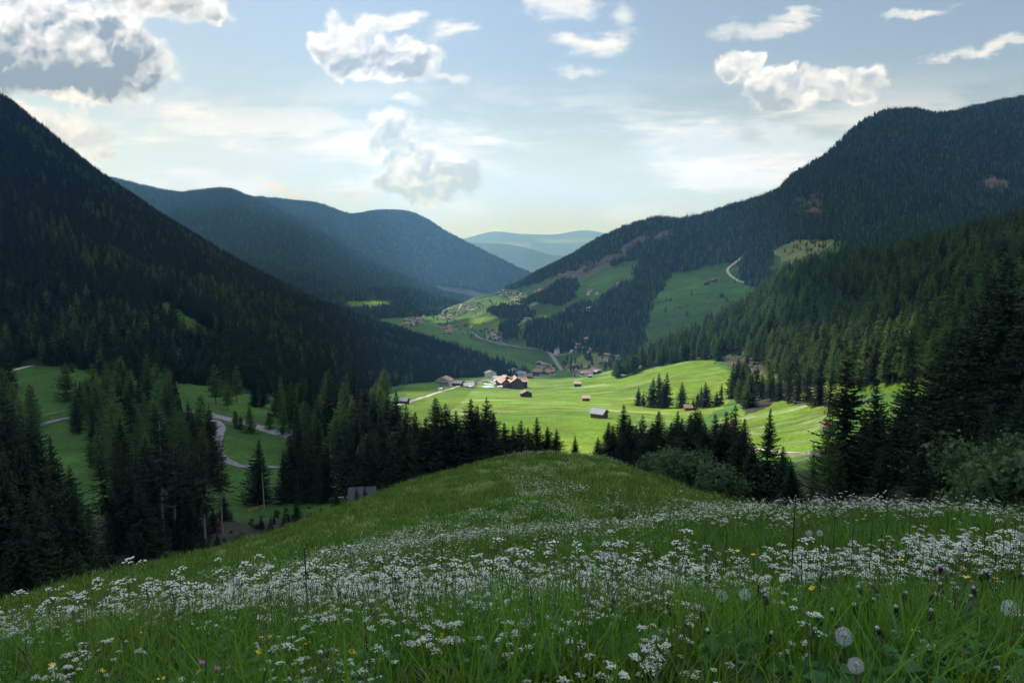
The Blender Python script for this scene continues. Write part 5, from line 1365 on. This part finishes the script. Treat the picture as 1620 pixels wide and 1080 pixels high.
    for x, y, Y, s, lb in [(1335,1006,1.75,1.0,'round dandelion clock, biggest and roundest of the foreground'),(1178,940,2.5,.9,'dandelion clock standing beside the half blown one'),(1142,942,2.45,.9,'half blown dandelion clock left of the full one'),
                           (1354,1052,1.6,.8,'ragged drooping dandelion clock low in the foreground'),(1598,962,2.1,1.1,'pale dandelion clock at the right margin among broad leaves'),(1280,843,4.6,.9,'small dandelion clock behind the tall dark stalk'),
                           (1297,843,4.5,.9,'twin dandelion clock right of the small one'),(1268,874,3.6,.8,'small dandelion clock among parsley umbels'),(1261,903,3.1,.85,'dandelion clock under the parsley umbels'),
                           (1517,869,3.4,.85,'dandelion clock below the right hand umbels'),(1525,857,3.8,.85,'upper dandelion clock by the right hand umbels'),(1475,853,4.2,.8,'faint dandelion clock in the upper right grass'),
                           (1615,848,3.8,.9,'dandelion clock cut by the right margin'),(1530,846,4.0,.7,'tiny dandelion clock near the pair on the right'),(955,877,3.6,.7,'tiny dandelion clock in the middle of the meadow'),(975,878,3.5,.7,'tiny dandelion clock right of its twin')]:
        X, Y_, g, h = at(x, y, Y); e = place('dandelion_clock', (X, Y_, g), 0, lb, 'flower'); link('stem', stem_mesh(h, .0022, BRST), e); c = link('seed_head', CL, e, (0, 0, h), 0, s * .84); link('seed_core', core, c)
    bud = MB(); bud.tube([(0,0,-.004),(0,0,.002),(0,0,.014),(0,0,.02),(0,0,.0205)], [.003,.0065,.006,.0042,.0035], 9)
    for k in range(9): a = .7 * k; bud.quad((cos(a)*.006, sin(a)*.006, .002), (cos(a+.4)*.006, sin(a+.4)*.006, .002), (cos(a+.2)*.012, sin(a+.2)*.012, -.008))
    bud = bud.mesh('closed_bud', [BUD]); tip = MB(); tip.tube([(0,0,.0195),(0,0,.023),(0,0,.0265)], [.0034,.0046,.003], 8); tip = tip.mesh('white_tip', [FLUFF])
    for i, (x, y, Y) in enumerate([(1472,945,2.2),(1473,975,2.0),(1365,936,2.3),(1386,932,2.35),(1372,952,2.2),(1430,945,2.3),(1512,937,2.3),(1542,938,2.3),(1536,952,2.2),(1420,967,2.1),(1356,965,2.1),(1323,968,2.1),(1296,982,2.0),(1488,900,2.6),(1490,932,2.3),
                                   (1554,912,2.5),(1562,911,2.5),(1606,908,2.5),(1210,940,2.3),(1198,942,2.3),(1212,950,2.25),(1122,915,2.7),(1067,968,2.1),(1058,955,2.3),(1118,995,1.9),(1284,1004,1.9),(1396,1000,1.85),(512,1030,2.2),(521,1035,2.2),(545,1040,2.2),(1215,1010,1.9),(1110,974,2.1)]):
        X, Y_, g, h = at(x, y, Y); lb = 'closed white tipped dandelion head ' + ('in the right hand grass' if x > 1280 else 'in the middle grass' if x > 900 else 'in the left hand grass')
        e = place('dandelion_bud', (X, Y_, g), random.uniform(0, 6), lb, 'flower', lb.replace('head ', 'heads ')); link('stem', stem_mesh(max(.1, h), .0022, BRST, random.uniform(-.05, .05)), e); b = link('bud', bud, e, (0, 0, max(.1, h) - .01), 0, 1.25); link('white_tip', tip, b); b.rotation_euler = (random.gauss(0, .35), random.gauss(0, .35), 0)
    def petals(mat, R, n, cup):
        mb = MB()
        for k in range(n):
            a = 2 * pi * k / n; da = pi / n * .95; mb.quad((0,0,0), (cos(a-da)*R*.7, sin(a-da)*R*.7, cup*.6), (cos(a)*R, sin(a)*R, cup), (cos(a+da)*R*.7, sin(a+da)*R*.7, cup*.6))
        return mb.mesh('petals', [mat])
    PM = {'yellow': petals(YEL, .011, 5, .006), 'pink': petals(PNK, .010, 7, .010), 'blue': petals(BLU, .006, 5, .002)}
    fl = [('yellow', x, y, Y) for x, y, Y in [(1530,880,3.0),(1522,902,2.8),(1530,914,2.7),(1575,916,2.6),(1425,886,3.0),(1285,931,2.6),(1192,878,3.4),(1167,872,3.6),(935,1032,1.9),(880,1050,1.8),(903,1030,2.0),(1062,920,2.9),(411,1031,2.3),(413,1009,2.5),(428,1008,2.5),(488,1018,2.4),
                                          (556,1032,2.2),(583,1025,2.3),(418,962,3.3),(86,1053,2.4),(255,1075,2.1),(224,1002,3.0),(765,975,2.7),(160,1062,2.3),(702,1005,2.3),(1158,1002,2.2)]]
    fl += [('pink', x, y, Y) for x, y, Y in [(1415,874,3.1),(1480,903,2.7),(318,1051,2.2),(365,1058,2.2),(1025,1035,1.9),(342,1060,2.2)]] + [('blue', x, y, Y) for x, y, Y in [(1388,941,2.2),(1501,951,2.1),(652,1022,2.2),(665,1060,2.0),(1412,976,2.0)]]
    for c, x, y, Y in fl:
        X, Y_, g, h = at(x, y, Y); h = max(.08, h); side = 'right' if x > 1100 else 'middle' if x > 750 else 'left'
        nm = {'yellow': 'buttercup', 'pink': 'clover', 'blue': 'forget_me_not'}[c]
        e = place(nm, (X, Y_, g), 0, f'small {c} {nm.replace("_", " ")} in the {side} part of the near grass', 'flower', f'{c} flowers in the {side} part'); link('stem', stem_mesh(h, .0012, STEM), e); p = link('petals', PM[c], e, (0, 0, h), random.uniform(0, 6), 1.25); p.rotation_euler[0] = random.gauss(.2, .4)
    # tall dark stalks
    for i, (x, y, Y, y2) in enumerate([(1258,790,3.4,0),(482,868,3.3,0),(212,988,3.0,0),(1200,925,2.2,0),(1322,800,5,0),(1380,830,4.2,0),(1441,800,5.5,0),(1461,806,5.2,0),(1150,840,4.4,0),(1405,790,6,0),(1590,830,4,0),(1608,818,4.6,0),(1040,950,2.3,0),(605,890,3.6,0),(298,1025,2.6,0),
                                   (686,945,3.0,0),(630,930,3.2,0),(1118,860,3.9,0),(1560,830,4.4,0),(1500,815,5,0),(1350,835,4.3,0),(1225,850,4,0),(740,960,2.8,0),(90,985,3.2,0),(1085,885,3.3,0),(1395,845,4,0),(1302,852,4,0)]):
        X, Y_, g, h = at(x, y, Y); mb = MB(); q = random.uniform(-.02, .02) ; mb.tube([(q, 0, -.03), (q * .3, q, h * .5), (0, 0, h)], [.0042, .0034, .002] if i < 4 else [.0026, .0022, .0014], 6)
        if i in (0, 1):
            for t in (.55, .72, .86): a = 5 * t; mb.tube([(0, 0, h * t), (cos(a) * .07, sin(a) * .03, h * t + .05)], [.002, .0012], 4)
        for j in range(12):
            z = h * (1 - .013 * j); a = 2.4 * j; mb.tube([(0, 0, z), (cos(a) * .006, sin(a) * .006, z + .006)], [.002, .001], 4)
        lb = {0: 'tallest dark dock stalk with short side twigs, rising to the wood edge', 1: 'tall dark stalk with one side twig over the white drift'}.get(i, 'slender dark stalk of last year standing out of the grass')
        o = link('dry_stalk', mb.mesh('dry_stalk', [DSTEM]), None, (X, Y_, g)); tag(o, lb, 'stalk', None if i < 2 else 'slender dark stalks in the meadow')
    for i in range(46):
        x, y, Y = random.uniform(20, 1600), random.uniform(850, 1010), 0; Y = 5.2 - (y - 850) / 52 + random.uniform(-.3, .5)
        X, Y_, g, h = at(x, y, Y); mb = MB(); q = random.uniform(-.03, .03); mb.tube([(q, 0, -.03), (q * .3, q, h * .5), (0, 0, h)], [.0022, .0018, .0010], 5)
        if .2 < h < .95:
            o = link('dry_stalk', mb.mesh('dry_stalk', [DSTEM]), None, (X, Y_, g)); tag(o, 'slender dark stalk of last year standing out of the grass', 'stalk', 'slender dark stalks in the meadow')
    # broad leaves at the lower right
    lf = MB(); n = 8
    for k in range(n):
        t0, t1 = k / n, (k + 1) / n; w0, w1 = .035 * sin(pi * t0 ** .8), .035 * sin(pi * t1 ** .8); f = lambda t: (.16 * t, .28 * t - .13 * t * t)
        (xa, za), (xb, zb) = f(t0), f(t1)
        for s in (-1, 1): lf.quad((xa, 0, za), (xb, 0, zb), (xb, s * w1, zb + .012), (xa, s * w0, za + .012))
    lf = lf.mesh('dock_leaf', [G3])
    for i, (x, y, Y) in enumerate([(1600,1010,1.9),(1560,1030,1.8),(1540,990,2.1),(1490,1020,1.9),(1440,1060,1.7),(1610,1065,1.65),(1580,960,2.3),(1515,1070,1.65),(1380,1060,1.7),(1290,1070,1.7)]):
        p = P3(x, y, Y); g = float(MZ(p[0], p[1])); e = place('dock_plant', (p[0], p[1], g), 0, 'low dock plant with broad leaves in the lower right grass', 'plant', 'dock plants in the lower right grass')
        for k in range(random.choice([4, 5, 6])): o = link('leaf', lf, e, (0, 0, 0), random.uniform(0, 6.28), random.uniform(.7, 1.2)); o.rotation_euler[1] = random.uniform(-.5, .3)

# ------------------------------------------------------------------ sky with its clouds (a function of direction only)
def make_world():
    w = bpy.data.worlds.new('World'); scene.world = w; w.use_nodes = True
    nt = w.node_tree; N = nt.nodes; L = nt.links; N.clear()
    def put(s, v):
        if isinstance(v, (int, float)): s.default_value = v
        elif isinstance(v, tuple): s.default_value = v
        else: L.new(v, s)
    def m(op, a, b=None, c=None, clamp=False):
        n = N.new('ShaderNodeMath'); n.operation = op; n.use_clamp = clamp; put(n.inputs[0], a)
        if b is not None: put(n.inputs[1], b)
        if c is not None: put(n.inputs[2], c)
        return n.outputs[0]
    def v(op, a, b=None, out=0, s=None):
        n = N.new('ShaderNodeVectorMath'); n.operation = op; put(n.inputs[0], a)
        if b is not None: put(n.inputs[1], b)
        if s is not None: put(n.inputs['Scale'], s)
        return n.outputs[out]
    def ss(x, lo, hi, a=0., b=1.):
        n = N.new('ShaderNodeMapRange'); n.interpolation_type = 'SMOOTHSTEP'; put(n.inputs[0], x); n.inputs[1].default_value = lo; n.inputs[2].default_value = hi
        n.inputs[3].default_value = a; n.inputs[4].default_value = b; return n.outputs[0]
    def mixc(f, a, b):
        n = N.new('ShaderNodeMix'); n.data_type = 'RGBA'; put(n.inputs[0], f)
        for i, c in ((6, a), (7, b)): put(n.inputs[i], (*c, 1) if isinstance(c, tuple) else c)
        return n.outputs[2]
    def noise(vec, scale, det=6, rough=.55, lac=2.0, dist=0, col=False):
        n = N.new('ShaderNodeTexNoise'); n.noise_dimensions = '2D'; n.inputs['Scale'].default_value = scale; n.inputs['Detail'].default_value = det; n.inputs['Roughness'].default_value = rough
        n.inputs['Lacunarity'].default_value = lac; n.inputs['Distortion'].default_value = dist; L.new(vec, n.inputs['Vector']); return n.outputs[1 if col else 0]
    def voro(vec, scale, det=3, rough=.5, smooth=.6):
        n = N.new('ShaderNodeTexVoronoi'); n.feature = 'SMOOTH_F1'; n.voronoi_dimensions = '2D'; n.inputs['Scale'].default_value = scale; n.inputs['Detail'].default_value = det
        n.inputs['Roughness'].default_value = rough; n.inputs['Smoothness'].default_value = smooth; L.new(vec, n.inputs['Vector']); return n.outputs[0]
    tc = N.new('ShaderNodeTexCoord'); sep = N.new('ShaderNodeSeparateXYZ'); L.new(tc.outputs['Generated'], sep.inputs[0])
    y = m('MAXIMUM', sep.outputs[1], .15)
    cb = N.new('ShaderNodeCombineXYZ'); L.new(m('DIVIDE', sep.outputs[0], y), cb.inputs[0]); L.new(m('DIVIDE', sep.outputs[2], y), cb.inputs[1])
    q = cb.outputs[0]
    # billowy warp
    wn = noise(q, 7, 5, .6, col=True)
    qw = v('ADD', q, v('SCALE', v('SUBTRACT', wn, (.5, .5, .5)), s=.062))
    wn2 = noise(q, 26, 4, .6, col=True)
    qw = v('ADD', qw, v('SCALE', v('SUBTRACT', wn2, (.5, .5, .5)), s=.018))
    bil = m('SUBTRACT', .75, voro(qw, 14, 2, .55))
    bil_up = m('SUBTRACT', .75, voro(v('ADD', qw, (-.004, .014, 0.)), 14, 2, .55))
    fine = noise(qw, 30, 5, .62)
    relief = m('SUBTRACT', bil, bil_up)
    big = noise(q, 11, 3, .5)
    relief2 = m('SUBTRACT', voro(v('ADD', qw, (-.002, .005, 0.)), 40, 1, .5), voro(qw, 40, 1, .5))
    sepq = N.new('ShaderNodeSeparateXYZ'); L.new(q, sepq.inputs[0]); el = sepq.outputs[1]
    def shape(blobs):
        r = None
        for (cx, cy, rx, ry) in blobs:
            a, s = slope_of(cx, cy)
            d = v('LENGTH', v('MULTIPLY', v('SUBTRACT', qw, (float(a), float(s), 0.)), (F / rx, F / ry, 0.)), out=1)
            d = m('SUBTRACT', 1., d)
            r = d if r is None else m('SMOOTH_MAX', r, d, .18)
        return r
    def cumulus(base, blobs, bright, dark, basey, span, k=1.0, thick=(.15, .75), edge=.10, ampl=.75):
        """returns new colour: a puffy cloud laid over base"""
        S = m('ADD', m('MULTIPLY', shape(blobs), k), .27)
        D = m('ADD', S, m('MULTIPLY', m('SUBTRACT', bil, .40), ampl * .75)); D = m('ADD', D, m('MULTIPLY', m('SUBTRACT', fine, .5), .95))
        al = ss(D, -.08, edge * 5.5)
        _, sb = slope_of(810, basey); _, st = slope_of(810, basey - span)
        low = ss(el, float(sb), float(st), 1.0, 0.0)          # 1 at the base, 0 at the top
        th = ss(m('ADD', S, m('MULTIPLY', m('SUBTRACT', big, .5), .9)), thick[0] + .05, thick[1] + .3)
        sh = m('MULTIPLY', th, m('ADD', .06, m('MULTIPLY', low, .95)), clamp=True)
        sh = m('SUBTRACT', sh, m('MULTIPLY', relief, .85)); sh = m('SUBTRACT', sh, m('MULTIPLY', relief2, .8))
        sh = m('ADD', sh, m('MULTIPLY', m('SUBTRACT', .5, fine), .6)); sh = m('ADD', sh, m('MULTIPLY', m('SUBTRACT', .5, big), .6))
        sh = m('ADD', sh, .10, clamp=True)
        c = mixc(sh, bright, dark)
        return mixc(al, base, c), al
    sky = N.new('ShaderNodeTexSky'); sky.sky_type = 'NISHITA'; sky.sun_disc = False; sky.sun_elevation = SUN_EL; sky.sun_rotation = SUN_AZ; sky.altitude = 1300; sky.air_density = 1.0; sky.dust_density = 1.0; sky.ozone_density = 1.2
    skyc = N.new('ShaderNodeHueSaturation'); skyc.inputs['Saturation'].default_value = SKY_SAT; skyc.inputs['Value'].default_value = 1; tn = N.new('ShaderNodeMix'); tn.data_type = 'RGBA'; tn.blend_type = 'MULTIPLY'; tn.inputs[0].default_value = 1; tn.inputs[7].default_value = (.86, 1.02, 1.06, 1); L.new(sky.outputs[0], tn.inputs[6]); L.new(tn.outputs[2], skyc.inputs['Color'])
    bg = N.new('ShaderNodeBackground'); L.new(skyc.outputs[0], bg.inputs[0]); bg.inputs[1].default_value = SKY_STR
    # thin high cloud: streaks, thicker towards the horizon
    mp = N.new('ShaderNodeMapping'); L.new(q, mp.inputs[0]); mp.inputs['Scale'].default_value = (1.5, 7.5, 1); mp.inputs['Rotation'].default_value = (0, 0, -.12)
    st1 = noise(mp.outputs[0], 2.6, 6, .62, dist=.12)
    mp2 = N.new('ShaderNodeMapping'); L.new(q, mp2.inputs[0]); mp2.inputs['Scale'].default_value = (3, 11, 1); mp2.inputs['Rotation'].default_value = (0, 0, -.35); mp2.inputs['Location'].default_value = (3, 1, 0)
    st2 = noise(mp2.outputs[0], 2.2, 6, .66, dist=.2)
    band = m('MULTIPLY', ss(el, .0, .05, .75, 1), ss(el, .09, .26, 1, 0))
    cir = m('MULTIPLY', ss(st1, .36, .60), band)
    veil = ss(el, .0, .22, .85, 0)
    wisps = None
    for (cx, cy, rx, ry, sl) in [(1195,36,105,20,.12),(1580,72,110,14,.15),(1250,20,60,12,.1),(960,52,100,22,.1),(990,28,34,24,0),(880,10,80,22,0),(700,50,80,30,.35),(700,120,50,12,0),(270,168,130,22,-.1),(900,108,60,12,0),(1440,16,50,8,.1),(760,222,60,10,0),
                                 (360,215,120,26,0),(1090,228,180,34,.15),(1150,262,190,36,0.05),(450,250,240,34,0),(330,190,110,30,-.1),(1240,225,130,30,-.2),(900,300,200,26,0),(300,285,170,26,0),(1130,205,90,20,.1),(720,200,60,12,0),(640,165,24,12,0),(620,30,60,14,.2)]:
        a, s = slope_of(cx, cy)
        d0 = v('SUBTRACT', qw, (float(a), float(s), 0.)); sp = N.new('ShaderNodeSeparateXYZ'); L.new(d0, sp.inputs[0])
        yy = m('SUBTRACT', sp.outputs[1], m('MULTIPLY', sp.outputs[0], sl)); cc = N.new('ShaderNodeCombineXYZ'); L.new(m('MULTIPLY', sp.outputs[0], F / rx), cc.inputs[0]); L.new(m('MULTIPLY', yy, F / ry), cc.inputs[1])
        d = m('SUBTRACT', 1., v('LENGTH', cc.outputs[0], out=1)); wisps = d if wisps is None else m('MAXIMUM', wisps, d)
    wis = m('MULTIPLY', ss(m('ADD', m('MULTIPLY', wisps, .9), m('MULTIPLY', m('SUBTRACT', st2, .5), 2.4)), .0, .75), .8)
    other = m('MULTIPLY', ss(noise(mp2.outputs[0], .7, 8, .6), .62, .8), ss(sep.outputs[2], .05, .3))
    other = m('MULTIPLY', other, ss(m('ABSOLUTE', sepq.outputs[0]), .8, 1.2, 0, .7))
    thin = m('MAXIMUM', m('MAXIMUM', m('MULTIPLY', cir, .95), wis), other)
    thin = m('SUBTRACT', 1., m('MULTIPLY', m('SUBTRACT', 1., thin), m('SUBTRACT', 1., veil)))
    col = mixc(ss(st1, .42, .62), (.66, .76, .86), (.93, .95, .97)); al = thin
    col = mixc(ss(el, .0, .30, .95, 0), col, mixc(ss(st1, .40, .62), (.64, .93, 1.5), (.84, 1.08, 1.65)))
    col = mixc(ss(el, -.04, .15, .85, 0), col, (.34, .74, 2.2))
    def over(blobs, *a, **k):
        nonlocal col, al
        c, a2 = cumulus(col, blobs, *a, **k); col = c
        al = m('SUBTRACT', 1., m('MULTIPLY', m('SUBTRACT', 1., al), m('SUBTRACT', 1., a2)))
    W1 = (.92, 1.0, 1.12)
    over([(70,205,70,34),(130,215,40,24),(20,185,50,30),(165,214,44,24),(175,245,34,12)], (.86,.96,1.12), (.62,.74,.92), 245, 90, edge=.12)
    over([(470,305,40,14),(560,312,34,12),(430,300,22,10)], (.86,.90,.94), (.7,.77,.85), 320, 50, edge=.2)
    over([(610,212,34,26),(632,242,42,34),(668,270,46,34),(700,288,52,36),(745,288,30,30),(650,298,50,26),(600,232,24,22)], (1.05,1.18,1.38), (.47,.63,.88), 345, 260, k=.95, thick=(-.1, .28), edge=.07)
    over([(20,60,120,90),(90,40,70,56),(60,110,170,52),(180,70,66,62),(215,100,58,50),(120,125,140,42),(-60,80,160,110),(180,30,20,12)], W1, (.27, .38, .54), 170, 230, k=1.35, thick=(.18, .75), edge=.07)
    over([(250,4,80,26),(310,14,52,26),(330,28,26,12),(210,-10,50,24)], W1, (.42,.48,.56), 40, 60, k=1.1)
    over([(545,55,42,34),(520,72,46,30),(580,50,50,36),(600,85,80,40),(560,100,56,28),(640,108,50,24),(660,90,40,20)], W1, (.36,.47,.64), 135, 110, k=1.15, thick=(.15, .7), edge=.07)
    over([(1180,102,34,26),(1198,92,20,14),(1240,122,34,22),(1275,136,48,30),(1225,142,40,28),(1305,140,44,26),(1375,126,44,22),(1340,150,60,16),(1245,168,50,18),(1160,115,20,18)], W1, (.40,.53,.72), 185, 110, k=1.1, thick=(.12, .65), edge=.07)
    bc = N.new('ShaderNodeBackground'); L.new(col, bc.inputs[0]); bc.inputs[1].default_value = CLOUD_STR
    mx = N.new('ShaderNodeMixShader'); L.new(al, mx.inputs[0]); L.new(bg.outputs[0], mx.inputs[1]); L.new(bc.outputs[0], mx.inputs[2])
    o = N.new('ShaderNodeOutputWorld'); L.new(mx.outputs[0], o.inputs[0])
    w.cycles.sampling_method = 'MANUAL'; w.cycles.sample_map_resolution = 512
SKY_STR, SKY_SAT, CLOUD_STR = .105, .8, 1.0


# ------------------------------------------------------------------ air
def make_haze():
    mb = MB(); mb.box(-26000, 26000, -1500, 27000, -900, 900)
    m, nt, out = nt_new('air'); N = nt.nodes
    p = N.new('ShaderNodeVolumePrincipled'); p.inputs['Color'].default_value = (.17, .46, 1, 1); p.inputs['Density'].default_value = HAZE; p.inputs['Anisotropy'].default_value = .2; p.inputs['Absorption Color'].default_value = (1, 1, 1, 1)
    nt.links.new(p.outputs[0], out.inputs['Volume'])
    tag(link('haze', mb.mesh('haze', [m])), kind='stuff')
HAZE = 1.15e-4


# ------------------------------------------------------------------ unseen cloud deck, added overhead to keep the valley in shade, open above the hotel meadow
def make_shade_deck():
    H0 = 2300.
    off = np.array([sd[0], sd[1]]) / sd[2]
    def lit(px_pts):
        P = [P3(*p) for p in px_pts]; return [(p[0] + off[0] * (H0 - p[2]), p[1] + off[1] * (H0 - p[2])) for p in P]
    holes = [lit([(600,705,330),(760,735,260),(930,735,215),(1080,690,330),(1280,715,300),(1330,700,330),(1350,610,480),(1330,540,650),(1330,440,950),(1300,400,1100),(1200,440,1150),(1100,500,1150),(990,560,1150),(900,588,1040),(830,592,1080),(740,606,950),(640,618,700),(600,650,500)]),
             lit([(1215,408,2150),(1290,375,2200),(1345,372,2250),(1320,400,2150),(1250,415,2100)]),
             lit([(520,486,3200),(640,478,3300),(700,484,3400),(780,470,3300),(870,462,2600),(850,500,2300),(760,525,2400),(660,500,3100)])]
    sxs = np.arange(-5200, 5200, 60.); sys_ = np.arange(-1400, 7600, 60.)
    X, Y = np.meshgrid(sxs, sys_)
    jx = X + 160 * fbm(X / 260, Y / 260, 4); jy = Y + 160 * fbm(X / 260 + 30, Y / 260 + 12, 4)
    # distance outside the holes, by brute force on polygon edges
    def dist(poly):
        d = np.full(X.shape, 1e9); n = len(poly)
        for i in range(n):
            a = np.array(poly[i]); b = np.array(poly[(i + 1) % n]); ab = b - a
            t = np.clip(((jx - a[0]) * ab[0] + (jy - a[1]) * ab[1]) / (ab @ ab), 0, 1)
            d = np.minimum(d, np.hypot(jx - a[0] - t * ab[0], jy - a[1] - t * ab[1]))
        return np.where(inpoly(jx, jy, poly), -d, d)
    D = np.minimum.reduce([dist(h) for h in holes])
    # outline of the whole deck: front edge stays above the top of the view
    edge = np.minimum(np.minimum(X + 5000 + 500 * fbm(X / 900, Y / 900), 5000 - X + 500 * fbm(Y / 900, X / 900)), np.minimum(Y + 1200, 5600 + 600 * fbm(X / 800, Y / 300) - Y))
    D = np.minimum(D, edge)
    t = 210 * (1 - np.exp(-np.maximum(D, 0) / 420)) * (1 + 1.1 * fbm(X / 500, Y / 500, 4))
    top = H0 + t; bot = H0 - .22 * t * (1 + .8 * fbm(X / 250 + 7, Y / 250, 4))
    n, m_ = X.shape; V = np.concatenate([np.stack([X, Y, top], -1).reshape(-1, 3), np.stack([X, Y, bot], -1).reshape(-1, 3)])
    i = np.arange(n * m_).reshape(n, m_); on = D > -30; c = on[:-1, :-1] & on[:-1, 1:] & on[1:, 1:] & on[1:, :-1]
    q1 = np.stack([i[:-1, :-1], i[:-1, 1:], i[1:, 1:], i[1:, :-1]], -1)[c]; q2 = (q1 + n * m_)[:, ::-1]
    m, nt, out = nt_new('cloud'); N = nt.nodes; L = nt.links
    d = N.new('ShaderNodeBsdfDiffuse'); d.inputs[0].default_value = (.85, .86, .88, 1); t = N.new('ShaderNodeBsdfTranslucent'); t.inputs[0].default_value = (.9, .93, .97, 1)
    s = N.new('ShaderNodeMixShader'); s.inputs[0].default_value = .8; L.new(d.outputs[0], s.inputs[1]); L.new(t.outputs[0], s.inputs[2]); L.new(s.outputs[0], out.inputs[0])
    tag(link('clouds', mesh_np('clouds', V, [q1, q2], [m], True)), 'unseen cloud deck above the view, added to shade the valley', kind='stuff')

make_world(); make_haze(); make_shade_deck()
plant_woods(); plant_trees(); plant_field_trees(); plant_undergrowth(); make_roads(); make_buildings(); make_logs(); make_meadow_plants()
